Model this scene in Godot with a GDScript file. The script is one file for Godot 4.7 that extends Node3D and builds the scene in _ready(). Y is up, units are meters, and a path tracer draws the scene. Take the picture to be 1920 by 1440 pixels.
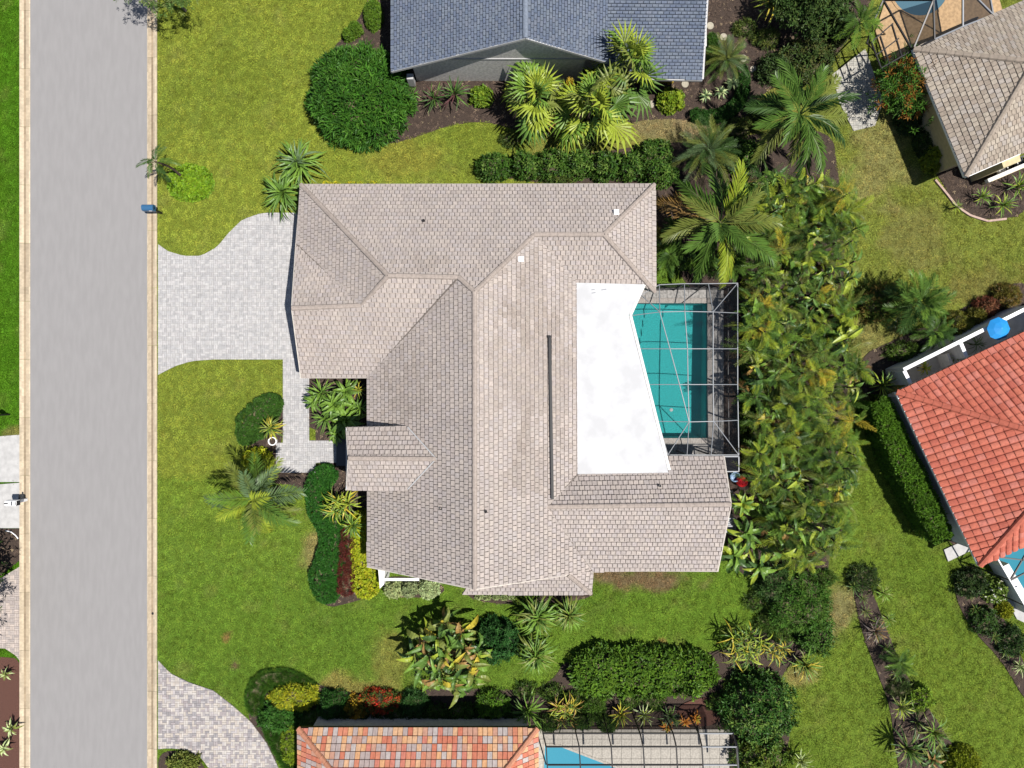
extends Node3D
# A house on a suburban street seen from a drone that hangs 38 m above the lot and looks straight down.
# Survey sheet: the lot is measured in units of 3 cm, u to the east (right) and v to the south, from the north-west corner of the sheet.
const UNIT := 0.03
const HIGH := 38.0
var rng := RandomNumberGenerator.new()
var taken := {}
var lawn_noise := FastNoiseLite.new()
var no_grass: Array = []
var M := {}
var sprigs := {}
var fronds := {}
var tile_meshes := {}

# ---------------------------------------------------------------- small helpers
func at(u: float, v: float, h := 0.0) -> Vector3:
	# a surveyed point: its bearing was sighted from the drone and its height h was read off the plans
	var k := UNIT * (HIGH - h) / HIGH
	return Vector3((u - 960.0) * k, h, (v - 720.0) * k)

func numbered(called: String) -> String:
	if not taken.has(called):
		taken[called] = 0
		return called
	taken[called] += 1
	return "%s_%03d" % [called, taken[called]]

func tag(o: Node, label: String, category: String, group := "", kind := "") -> Node:
	if label: o.set_meta("label", label)
	if category: o.set_meta("category", category)
	if group: o.set_meta("group", group)
	if kind: o.set_meta("kind", kind)
	return o

func thing(called: String, label: String, category: String, pos := Vector3.ZERO, group := "") -> Node3D:
	var o := Node3D.new()
	o.name = numbered(called)
	add_child(o)
	o.position = pos
	tag(o, label, category, group)
	return o

func put(called: String, mesh: Mesh, m: Material, parent: Node = null, xf := Transform3D.IDENTITY) -> MeshInstance3D:
	var o := MeshInstance3D.new()
	o.mesh = mesh
	o.material_override = m
	o.transform = xf
	if parent == null:
		o.name = numbered(called)
		add_child(o)
	else:
		o.name = called
		parent.add_child(o, true)
	return o

func structure(called: String, mesh: Mesh, m: Material) -> MeshInstance3D:
	var o := put(called, mesh, m)
	o.set_meta("kind", "structure")
	return o

func mat(c: Color, rough := 0.8, metal := 0.0) -> StandardMaterial3D:
	# c is a linear base colour
	var m := StandardMaterial3D.new()
	m.albedo_color = c.linear_to_srgb()
	m.roughness = rough
	m.metallic = metal
	m.metallic_specular = 0.4
	return m

func gray_texture(seed_: int, freq: float, octaves: int, lo: float, hi: float, size := 512, stretch := 1.0, contrast := 1.0, type := FastNoiseLite.TYPE_SIMPLEX_SMOOTH) -> ImageTexture:
	var n := FastNoiseLite.new()
	n.seed = seed_
	n.noise_type = type
	n.frequency = freq
	n.fractal_octaves = octaves
	var img: Image = n.get_seamless_image(size, int(size / stretch))
	if stretch != 1.0:
		img.resize(size, size, Image.INTERPOLATE_CUBIC)
	img.convert(Image.FORMAT_L8)
	var d := img.get_data()
	var lut := PackedByteArray()
	lut.resize(256)
	for i in 256:
		var t := clampf((i / 255.0 - 0.5) * contrast + 0.5, 0, 1)
		lut[i] = int(255.0 * pow(lerpf(lo, hi, t), 1.0 / 2.2))
	for i in d.size():
		d[i] = lut[d[i]]
	var out := Image.create_from_data(size, size, false, Image.FORMAT_L8, d)
	out.convert(Image.FORMAT_RGB8)
	return ImageTexture.create_from_image(out)

func textured(m: StandardMaterial3D, tex: Texture2D, metres: float, vertex := false) -> StandardMaterial3D:
	m.albedo_texture = tex
	m.uv1_triplanar = true
	m.uv1_world_triplanar = true
	m.uv1_scale = Vector3.ONE / metres
	m.vertex_color_use_as_albedo = vertex
	return m

func leafy(tint := Color(1, 1, 1), rough := 0.45, through := 0.35) -> StandardMaterial3D:
	var m := mat(tint, rough)
	m.vertex_color_use_as_albedo = true
	m.cull_mode = BaseMaterial3D.CULL_DISABLED
	m.backlight_enabled = true
	m.backlight = Color(through, through, through * 0.5)
	return m

# a mesh under construction; tri() takes its corners counter-clockwise seen from outside
class Builder:
	var v := PackedVector3Array()
	var n := PackedVector3Array()
	var c := PackedColorArray()
	var col := Color(1, 1, 1)
	func tri(p: Vector3, q: Vector3, r: Vector3) -> void:
		var nn := (q - p).cross(r - p).normalized()
		v.push_back(p); v.push_back(r); v.push_back(q)
		n.push_back(nn); n.push_back(nn); n.push_back(nn)
		c.push_back(col); c.push_back(col); c.push_back(col)
	func quad(p: Vector3, q: Vector3, r: Vector3, s: Vector3) -> void:
		tri(p, q, r)
		tri(p, r, s)
	func box(xf: Transform3D, s: Vector3) -> void:
		var h := s / 2
		var k := []
		for i in 8:
			k.append(xf * Vector3(h.x if i & 1 else -h.x, h.y if i & 2 else -h.y, h.z if i & 4 else -h.z))
		quad(k[0], k[2], k[3], k[1]); quad(k[4], k[5], k[7], k[6])
		quad(k[0], k[4], k[6], k[2]); quad(k[1], k[3], k[7], k[5])
		quad(k[0], k[1], k[5], k[4]); quad(k[2], k[6], k[7], k[3])
	func bar(a: Vector3, b: Vector3, w: float, t: float) -> void:
		var x := (b - a).normalized()
		var side := x.cross(Vector3.UP)
		if side.length() < 0.01: side = Vector3.RIGHT
		side = side.normalized()
		var up := side.cross(x)
		box(Transform3D(Basis(x, up, x.cross(up)), (a + b) / 2), Vector3((b - a).length(), t, w))
	func tube(path: Array, radii: Array, sides := 7, capped := true) -> void:
		var rings := []
		for i in path.size():
			var a: Vector3 = path[max(i - 1, 0)]
			var b: Vector3 = path[min(i + 1, path.size() - 1)]
			var d := (b - a).normalized()
			var s := d.cross(Vector3(0.31, 0.1, 0.95)).normalized()
			var t := s.cross(d)
			var ring := []
			for k in sides:
				var f := TAU * k / sides
				ring.append(path[i] + (s * cos(f) + t * sin(f)) * radii[i])
			rings.append(ring)
		for i in path.size() - 1:
			for k in sides:
				var j := (k + 1) % sides
				quad(rings[i][j], rings[i][k], rings[i + 1][k], rings[i + 1][j])
		if capped:
			var last: Array = rings[-1]
			for k in range(1, sides - 1): tri(last[0], last[k + 1], last[k])
			last = rings[0]
			for k in range(1, sides - 1): tri(last[0], last[k], last[k + 1])
	func lathe(profile: Array, sides: int, centre := Vector3.ZERO) -> void:
		# profile: Vector2(radius, height), from the bottom up
		for i in profile.size() - 1:
			for k in sides:
				var f0 := TAU * k / sides
				var f1 := TAU * (k + 1) / sides
				var a := centre + Vector3(profile[i].x * cos(f0), profile[i].y, profile[i].x * sin(f0))
				var b := centre + Vector3(profile[i].x * cos(f1), profile[i].y, profile[i].x * sin(f1))
				var d := centre + Vector3(profile[i + 1].x * cos(f1), profile[i + 1].y, profile[i + 1].x * sin(f1))
				var e := centre + Vector3(profile[i + 1].x * cos(f0), profile[i + 1].y, profile[i + 1].x * sin(f0))
				if profile[i].x > 1e-5: tri(a, d, b)
				if profile[i + 1].x > 1e-5: tri(a, e, d)
	func prism(poly: PackedVector2Array, y0: float, y1: float) -> void:
		# an upright block over a plan (x, z)
		var tris := Geometry2D.triangulate_polygon(poly)
		for i in range(0, tris.size(), 3):
			var p := poly[tris[i]]
			var q := poly[tris[i + 1]]
			var r := poly[tris[i + 2]]
			if (q - p).cross(r - p) > 0:
				var t := q; q = r; r = t
			tri(Vector3(p.x, y1, p.y), Vector3(q.x, y1, q.y), Vector3(r.x, y1, r.y))
		var turn := 0.0
		for i in poly.size(): turn += poly[i].cross(poly[(i + 1) % poly.size()])
		for i in poly.size():
			var p := poly[i]
			var q := poly[(i + 1) % poly.size()]
			if turn > 0: quad(Vector3(p.x, y1, p.y), Vector3(q.x, y1, q.y), Vector3(q.x, y0, q.y), Vector3(p.x, y0, p.y))
			else: quad(Vector3(q.x, y1, q.y), Vector3(p.x, y1, p.y), Vector3(p.x, y0, p.y), Vector3(q.x, y0, q.y))
	func mesh() -> ArrayMesh:
		var a := []
		a.resize(Mesh.ARRAY_MAX)
		a[Mesh.ARRAY_VERTEX] = v
		a[Mesh.ARRAY_NORMAL] = n
		a[Mesh.ARRAY_COLOR] = c
		var m := ArrayMesh.new()
		m.add_surface_from_arrays(Mesh.PRIMITIVE_TRIANGLES, a)
		return m

func plan(points: Array, h := 0.0) -> PackedVector2Array:
	# points u, v, u, v ... on the survey sheet, at height h -> x, z
	var p := PackedVector2Array()
	for i in range(0, points.size(), 2):
		var w := at(points[i], points[i + 1], h)
		p.push_back(Vector2(w.x, w.z))
	return p

func rounded(poly: PackedVector2Array, times := 2) -> PackedVector2Array:
	for t in times:
		var o := PackedVector2Array()
		for i in poly.size():
			var a := poly[i]
			var b := poly[(i + 1) % poly.size()]
			o.push_back(a.lerp(b, 0.25)); o.push_back(a.lerp(b, 0.75))
		poly = o
	return poly

func sheet(called: String, poly: PackedVector2Array, y0: float, y1: float, m: Material, blocks_grass := true) -> MeshInstance3D:
	var b := Builder.new()
	b.prism(poly, y0, y1)
	if blocks_grass: no_grass.append(poly)
	return structure(called, b.mesh(), m)

func bar_part(called: String, a: Vector3, b: Vector3, w: float, t: float, m: Material, parent: Node) -> MeshInstance3D:
	var mb := Builder.new()
	mb.bar(a, b, w, t)
	return put(called, mb.mesh(), m, parent)

func box_part(called: String, centre: Vector3, size: Vector3, m: Material, parent: Node, turn := 0.0) -> MeshInstance3D:
	var mb := Builder.new()
	mb.box(Transform3D(Basis(Vector3.UP, turn), centre), size)
	return put(called, mb.mesh(), m, parent)

func lathe_part(called: String, profile: Array, m: Material, parent: Node, centre := Vector3.ZERO, sides := 20) -> MeshInstance3D:
	var mb := Builder.new()
	mb.lathe(profile, sides, centre)
	return put(called, mb.mesh(), m, parent)

# ---------------------------------------------------------------- roofs of single tiles
func roof_plane(points: Array) -> Dictionary:
	# least-squares plane through the corners; axes: a along the eave, b up the slope
	var n := points.size()
	var mid := Vector3.ZERO
	for p in points: mid += p / n
	var sxx := 0.0; var sxz := 0.0; var szz := 0.0; var sxy := 0.0; var szy := 0.0
	for p in points:
		var d: Vector3 = p - mid
		sxx += d.x * d.x; sxz += d.x * d.z; szz += d.z * d.z; sxy += d.x * d.y; szy += d.z * d.y
	var det := sxx * szz - sxz * sxz
	var g := Vector2((sxy * szz - szy * sxz) / det, (szy * sxx - sxy * sxz) / det)
	var up := Vector3(g.x, g.length_squared(), g.y).normalized()
	var normal := Vector3(-g.x, 1, -g.y).normalized()
	var along := up.cross(normal).normalized()
	var flat := PackedVector2Array()
	var low := 1e9
	for p in points:
		var d: Vector3 = p - mid
		low = minf(low, d.dot(up))
	var o := mid + up * low
	for p in points:
		var d: Vector3 = p - o
		flat.push_back(Vector2(d.dot(along), d.dot(up)))
	return {"o": o, "a": along, "b": up, "n": normal, "poly": flat}

func tile_mesh(w: float, l: float, barrel: bool) -> ArrayMesh:
	var key := "%f %f %s" % [w, l, barrel]
	if not tile_meshes.has(key):
		var b := Builder.new()
		add_tile(b, Transform3D.IDENTITY, w, l, barrel)
		tile_meshes[key] = b.mesh()
	return tile_meshes[key]

func add_tile(b: Builder, xf: Transform3D, w: float, l: float, barrel: bool) -> void:
	# x along the eave, y out of the roof, -z up the slope; the origin lies at the middle of the lower edge
	if barrel:
		var last0 := Vector3.ZERO
		var last1 := Vector3.ZERO
		for i in 6:
			var f := PI * i / 5.0
			var p0 := Vector3(-cos(f) * w * 0.5, sin(f) * 0.085 + 0.02, 0)
			var p1 := Vector3(-cos(f) * w * 0.46, sin(f) * 0.065 + 0.0, -l)
			if i > 0:
				b.quad(xf * last0, xf * p0, xf * p1, xf * last1)
				b.tri(xf * Vector3(0, 0.0, 0), xf * p0, xf * last0)
			last0 = p0
			last1 = p1
	else:
		var h := w / 2
		var k := 0.012
		var lo := 0.038
		var e := -0.045
		b.quad(xf * Vector3(-h, lo, -k), xf * Vector3(h, lo, -k), xf * Vector3(h, 0.014, -l), xf * Vector3(-h, 0.014, -l))
		b.quad(xf * Vector3(-h, e, 0), xf * Vector3(h, e, 0), xf * Vector3(h, lo, -k), xf * Vector3(-h, lo, -k))
		b.quad(xf * Vector3(-h, e, -l), xf * Vector3(-h, e, 0), xf * Vector3(-h, lo, -k), xf * Vector3(-h, 0.014, -l))
		b.quad(xf * Vector3(h, e, 0), xf * Vector3(h, e, -l), xf * Vector3(h, 0.014, -l), xf * Vector3(h, lo, -k))

# lays tiles on one slope; the first ones up to r.singles become tiles of their own, the rest go into r.field
func lay(points: Array, r: Dictionary) -> void:
	var f := roof_plane(points)
	var poly: PackedVector2Array = f.poly
	# deck under the tiles
	var deck: Builder = r.deck
	var tris := Geometry2D.triangulate_polygon(poly)
	for i in range(0, tris.size(), 3):
		var q := []
		for k in 3: q.append(f.o + f.a * poly[tris[i + k]].x + f.b * poly[tris[i + k]].y)
		if (q[1] - q[0]).cross(q[2] - q[0]).y < 0: q.reverse()
		deck.tri(q[0], q[1], q[2])
		var d: Vector3 = Vector3.DOWN * 0.12
		deck.tri(q[0] + d, q[2] + d, q[1] + d)
	for i in poly.size():
		var a: Vector3 = f.o + f.a * poly[i].x + f.b * poly[i].y
		var c: Vector3 = f.o + f.a * poly[(i + 1) % poly.size()].x + f.b * poly[(i + 1) % poly.size()].y
		deck.quad(a, c, c + Vector3.DOWN * 0.12, a + Vector3.DOWN * 0.12)
	var w: float = r.w
	var l: float = r.l
	var gap: float = r.gap
	var u0 := 1e9; var u1 := -1e9; var v1 := -1e9
	for p in poly:
		u0 = minf(u0, p.x); u1 = maxf(u1, p.x); v1 = maxf(v1, p.y)
	var field: Builder = r.field
	var basis := Basis(f.a, f.n, f.a.cross(f.n))
	var row := 0
	var tone_noise: FastNoiseLite = lawn_noise
	while row * l < v1:
		var y0 := row * l
		var x := u0 - (w / 2 if row % 2 and r.stagger else 0.0)
		while x < u1:
			var jit := rng.randf_range(-0.008, 0.008)
			var a := Vector2(x + gap / 2, y0 + (0.0 if row else -0.05))
			var b := Vector2(x + w - gap / 2, y0 + l - gap * r.head + jit)
			var inside := 0
			for c in [Vector2(a.x, a.y + 0.06), Vector2(b.x, a.y + 0.06), b, Vector2(a.x, b.y)]:
				if Geometry2D.is_point_in_polygon(c, poly): inside += 1
			if inside == 4:
				var centre: Vector3 = f.o + f.a * ((a.x + b.x) / 2) + f.b * a.y
				var tw := b.x - a.x
				var tl: float = l - gap * r.head + (0.05 if row == 0 else 0.0)
				if r.singles > 0 and row > 0 and rng.randf() < r.share:
					r.singles -= 1
					put("tile", tile_mesh(tw, tl, r.barrel), r.tones[rng.randi() % r.tones.size()], r.parent, Transform3D(basis, centre + f.n * r.lift))
				else:
					field.col = r.colors[rng.randi() % r.colors.size()]
					var t := 1.0 + 0.10 * tone_noise.get_noise_2d(centre.x * 2.5, centre.z * 2.5) + rng.randf_range(-0.025, 0.025)
					field.col = Color(field.col.r * t, field.col.g * t, field.col.b * t)
					for q in r.get("stains", []):
						var far: float = Vector2(centre.x - q[0].x, (centre.z - q[0].z) * q[2]).length() / q[1]
						if far + 0.8 * tone_noise.get_noise_2d(centre.x * 6.0 + 30.0, centre.z * 2.0) + rng.randf_range(-0.25, 0.25) < 0.7: field.col = field.col.lerp(Color(0.2, 0.16, 0.125), 0.24)
					var tip := Basis(f.n, rng.randf_range(-0.012, 0.012))
					add_tile(field, Transform3D(tip * basis, centre + f.n * r.lift), tw, tl + jit, r.barrel)
			elif inside > 0 or rng.randf() < 1.0:
				var box := PackedVector2Array([a, Vector2(b.x, a.y), b, Vector2(a.x, b.y)])
				for piece in Geometry2D.intersect_polygons(box, poly):
					if piece.size() < 3: continue
					field.col = r.colors[rng.randi() % r.colors.size()]
					var top := []
					var bottom := []
					for p in piece:
						var lift := lerpf(0.042, 0.014, clampf((p.y - a.y) / l, 0, 1)) + (0.03 if r.barrel else 0.0)
						var q: Vector3 = f.o + f.a * p.x + f.b * p.y
						bottom.append(q)
						top.append(q + f.n * (lift + r.lift))
					var flip := ((top[1] - top[0]) as Vector3).cross(top[2] - top[0]).dot(f.n) < 0
					for i in range(1, top.size() - 1):
						if flip: field.tri(top[0], top[i + 1], top[i])
						else: field.tri(top[0], top[i], top[i + 1])
					for i in top.size():
						var j := (i + 1) % top.size()
						if flip: field.quad(top[i], top[j], bottom[j], bottom[i])
						else: field.quad(top[j], top[i], bottom[i], bottom[j])
			x += w
		row += 1

func new_roof(parent: Node3D, w: float, l: float, gap: float, colors: Array, singles: int, share: float, barrel := false, stagger := true, head := 0.6) -> Dictionary:
	var root := MeshInstance3D.new()
	root.name = "roof"
	parent.add_child(root, true)
	var tones := []
	if singles:
		for c in colors:
			tones.append(textured(mat(c, 0.85), M.tile_grain, 1.7))
	return {"parent": root, "w": w, "l": l, "gap": gap, "colors": colors, "tones": tones, "singles": singles, "share": share, "barrel": barrel, "stagger": stagger, "head": head, "lift": 0.006 if barrel else 0.045, "deck": Builder.new(), "field": Builder.new()}

func finish_roof(r: Dictionary, deck_material: Material) -> void:
	var root: MeshInstance3D = r.parent
	root.mesh = r.deck.mesh()
	root.material_override = deck_material
	var o := put("tile_field", r.field.mesh(), M.tile_field, root)
	o.set_meta("kind", "stuff")

func ridge(a: Vector3, b: Vector3, m: Material, parent: Node, width := 0.26, step := 0.36) -> void:
	# a row of overlapping half-round caps along a ridge or hip
	var mb := Builder.new()
	var x := (b - a).normalized()
	var side := x.cross(Vector3.UP).normalized()
	var up := side.cross(x).normalized()
	var n := maxi(1, int((b - a).length() / step))
	for i in n:
		var tone := rng.randf_range(0.9, 1.08)
		mb.col = Color(tone, tone, tone)
		var p := a + (b - a) * (float(i) / n)
		var q := a + (b - a) * ((i + 1.12) / n) if i < n - 1 else b
		for k in 4:
			var f0 := PI * k / 4.0
			var f1 := PI * (k + 1) / 4.0
			var r0 := width * 0.5
			var r1 := width * 0.5 * 0.86
			mb.quad(p + side * cos(f0) * r0 + up * sin(f0) * r0 * 0.75, q + side * cos(f0) * r1 + up * sin(f0) * r1 * 0.75, q + side * cos(f1) * r1 + up * sin(f1) * r1 * 0.75, p + side * cos(f1) * r0 + up * sin(f1) * r0 * 0.75)
			mb.tri(p, p + side * cos(f0) * r0 + up * sin(f0) * r0 * 0.75, p + side * cos(f1) * r0 + up * sin(f1) * r0 * 0.75)
	put("ridge_cap", mb.mesh(), m, parent)

func gutter(a: Vector3, b: Vector3, m: Material, parent: Node) -> void:
	bar_part("gutter", a + Vector3.DOWN * 0.08, b + Vector3.DOWN * 0.08, 0.13, 0.13, m, parent)

# ---------------------------------------------------------------- plants
func leaf2(b: Builder, base: Vector3, dir: Vector3, up: Vector3, l: float, w: float, fold := 0.25, droop := 0.0) -> void:
	var s := dir.cross(up).normalized()
	var mid := base + dir * l * 0.5 + up * (-droop * 0.25 * l)
	var tip := base + dir * l - up * droop * l
	b.tri(base, mid + s * w * 0.5 + up * fold * w, tip)
	b.tri(base, tip, mid - s * w * 0.5 + up * fold * w)

func make_sprigs() -> void:
	# one spray of small leaves, its longest leaf one unit long
	var spec := {
		"lance": [11, 0.2, 15.0, 75.0, 0.6], "round": [9, 0.75, 5.0, 70.0, 0.5], "broad": [8, 0.42, 5.0, 65.0, 0.6],
		"fine": [14, 0.34, 0.0, 80.0, 0.7], "blade": [13, 0.07, 25.0, 85.0, 0.75]}
	for k in spec:
		var s: Array = spec[k]
		var list := []
		for variant in 2:
			var b := Builder.new()
			for i in s[0]:
				var yaw: float = i * 2.4 + rng.randf_range(-0.3, 0.3)
				var el := deg_to_rad(lerpf(s[2], s[3], float(i) / s[0]) + rng.randf_range(-8, 8))
				var d := Vector3(cos(yaw) * cos(el), sin(el), sin(yaw) * cos(el))
				var up := Vector3(-cos(yaw) * sin(el), cos(el), -sin(yaw) * sin(el))
				var t := rng.randf_range(0.75, 1.2)
				b.col = Color(t * rng.randf_range(0.9, 1.12), t, t)
				var l := rng.randf_range(s[4], 1.0)
				leaf2(b, d * 0.08 + Vector3(rng.randf_range(-.25, .25), rng.randf_range(-.2, .1), rng.randf_range(-.25, .25)) * (0.0 if k == "blade" else 1.0), d, up, l, s[1] * l, 0.2, 0.25 if k == "blade" else 0.12)
			list.append(b.mesh())
		sprigs[k] = list

func pinnate(pairs: int, wide: float, leaflet: float, droop: float, vee: float, fwd: float, tone: Color, rib: Color) -> ArrayMesh:
	# a feather frond along +x, one unit long
	var b := Builder.new()
	var path := []
	var rad := []
	for i in 7:
		var t := i / 6.0
		path.append(Vector3(t, 0.16 * sin(t * 2.0) - droop * t * t, 0.02 * sin(t * 5.0)))
		rad.append(lerpf(0.014, 0.003, t))
	b.col = rib
	b.tube(path, rad, 4, false)
	for i in pairs:
		var t := lerpf(0.16, 1.0, float(i) / (pairs - 1))
		var p := Vector3(t, 0.16 * sin(t * 2.0) - droop * t * t, 0.02 * sin(t * 5.0))
		var q := minf(t + 0.02, 1.02)
		var tan_ := (Vector3(q, 0.16 * sin(q * 2.0) - droop * q * q, 0) - Vector3(t, 0.16 * sin(t * 2.0) - droop * t * t, 0)).normalized()
		var l := leaflet * (0.35 + 0.65 * sin(PI * clampf(0.12 + 0.8 * t, 0, 1))) * rng.randf_range(0.88, 1.1)
		for s in [-1.0, 1.0]:
			var f := fwd + 0.5 * t + rng.randf_range(-0.1, 0.1)
			var d: Vector3 = (tan_ * sin(f) + Vector3(0, 0, s) * cos(f) + Vector3.UP * (vee + rng.randf_range(-0.12, 0.12))).normalized()
			var up: Vector3 = d.cross(tan_).normalized() * -s
			if up.y < 0: up = -up
			var k := rng.randf_range(0.75, 1.2)
			b.col = Color(tone.r * k * rng.randf_range(0.9, 1.15), tone.g * k, tone.b * k)
			leaf2(b, p, d, up, l, wide, 0.15, 0.22)
	return b.mesh()

func fan(segments: int, tone: Color, rib: Color) -> ArrayMesh:
	# a stalk and a pleated fan along +x, one unit long in all
	var b := Builder.new()
	b.col = rib
	b.tube([Vector3.ZERO, Vector3(0.22, 0.05, 0), Vector3(0.46, 0.06, 0)], [0.014, 0.011, 0.009], 4, false)
	var hub := Vector3(0.46, 0.06, 0)
	for i in segments:
		var f := deg_to_rad(lerpf(-125, 125, float(i) / (segments - 1)))
		var l := 0.54 * (0.72 + 0.28 * cos(f)) * rng.randf_range(0.9, 1.05)
		var d := Vector3(cos(f), 0.12 - 0.1 * absf(sin(f)), sin(f)).normalized()
		var s := d.cross(Vector3.UP).normalized()
		var k := rng.randf_range(0.8, 1.2)
		b.col = Color(tone.r * k, tone.g * k, tone.b * k)
		var w := 0.03
		var m0 := hub + d * l * 0.55
		var tip := hub + d * l - Vector3.UP * l * rng.randf_range(0.2, 0.4)
		b.tri(hub, m0 + s * w, m0 + Vector3.UP * 0.018)
		b.tri(hub, m0 + Vector3.UP * 0.018, m0 - s * w)
		b.tri(m0 + s * w, tip, m0 + Vector3.UP * 0.018)
		b.tri(m0 + Vector3.UP * 0.018, tip, m0 - s * w)
	return b.mesh()

func paddle(wide: float, stalk: float, droop: float, twist: float, tone: Color, rib: Color, segs := 6) -> ArrayMesh:
	# a stalk and one long broad blade along +x
	var b := Builder.new()
	var mid := []
	for i in segs + 1:
		var t := lerpf(stalk, 1.0, float(i) / segs)
		mid.append(Vector3(t, 0.22 * sin(t * 2.3) - droop * t * t * t, twist * 0.12 * sin(t * 3.0)))
	b.col = rib
	if stalk > 0.05:
		b.tube([Vector3.ZERO, Vector3(stalk * 0.6, 0.22 * sin(stalk * 1.4), 0), mid[0]], [0.02, 0.016, 0.012], 4, false)
	for i in segs:
		var t0 := float(i) / segs
		var t1 := float(i + 1) / segs
		var w0 := wide * pow(sin(PI * clampf(t0 * 0.92 + 0.06, 0, 1)), 0.7)
		var w1 := wide * pow(sin(PI * clampf(t1 * 0.92 + 0.06, 0, 1)), 0.7) if i < segs - 1 else 0.0
		var d: Vector3 = (mid[i + 1] - mid[i]).normalized()
		var s := d.cross(Vector3.UP).rotated(d, twist * t0).normalized()
		var u := s.cross(d)
		for side in [1.0, -1.0]:
			var k := rng.randf_range(0.85, 1.15)
			b.col = Color(tone.r * k, tone.g * k, tone.b * k)
			var e0: Vector3 = mid[i] + s * side * w0 * 0.5 + u * w0 * (0.2 + rng.randf_range(-0.1, 0.1))
			var e1: Vector3 = mid[i + 1] + s * side * w1 * 0.5 + u * w1 * (0.2 + rng.randf_range(-0.1, 0.1))
			if side > 0: b.quad(mid[i], e0, e1, mid[i + 1])
			else: b.quad(e0, mid[i], mid[i + 1], e1)
	return b.mesh()

func make_fronds() -> void:
	var g := Color(1, 1, 1)
	var rib := Color(1.9, 1.5, 1.2)
	fronds.feather = [pinnate(26, 0.032, 0.34, 0.42, 0.15, 0.55, g, rib), pinnate(26, 0.032, 0.36, 0.6, 0.1, 0.6, g, rib), pinnate(24, 0.034, 0.32, 0.28, 0.2, 0.5, g, rib)]
	fronds.coconut = [pinnate(30, 0.034, 0.36, 0.35, 0.0, 0.75, g, rib * 1.5), pinnate(30, 0.034, 0.38, 0.55, -0.1, 0.8, g, rib * 1.5), pinnate(28, 0.036, 0.34, 0.2, 0.1, 0.7, g, rib * 1.5)]
	fronds.cycad = [pinnate(30, 0.016, 0.17, 0.3, 0.35, 0.5, g, rib), pinnate(30, 0.016, 0.18, 0.42, 0.3, 0.55, g, rib)]
	fronds.areca = [pinnate(14, 0.032, 0.30, 0.75, 0.15, 0.6, g, rib), pinnate(13, 0.034, 0.28, 0.5, 0.2, 0.5, g, rib), pinnate(14, 0.03, 0.32, 0.95, 0.1, 0.65, g, rib)]
	fronds.fan = [fan(17, g, rib), fan(15, g, rib), fan(16, g, rib)]
	fronds.paddle = [paddle(0.34, 0.2, 0.55, 0.5, g, rib), paddle(0.3, 0.25, 0.8, -0.6, g, rib), paddle(0.36, 0.15, 0.4, 0.9, g, rib), paddle(0.28, 0.2, 0.95, -0.2, g, rib)]
	fronds.strap = [paddle(0.085, 0.0, 0.45, 0.2, g, rib, 5), paddle(0.075, 0.0, 0.7, -0.3, g, rib, 5), paddle(0.09, 0.0, 0.25, 0.1, g, rib, 5)]
	fronds.tongue = [paddle(0.24, 0.0, 0.4, 0.3, g, rib, 5), paddle(0.22, 0.0, 0.6, -0.4, g, rib, 5)]
	fronds.sword = [paddle(0.075, 0.0, 0.06, 0.1, g, rib, 4), paddle(0.07, 0.0, 0.16, -0.1, g, rib, 4)]

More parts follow.
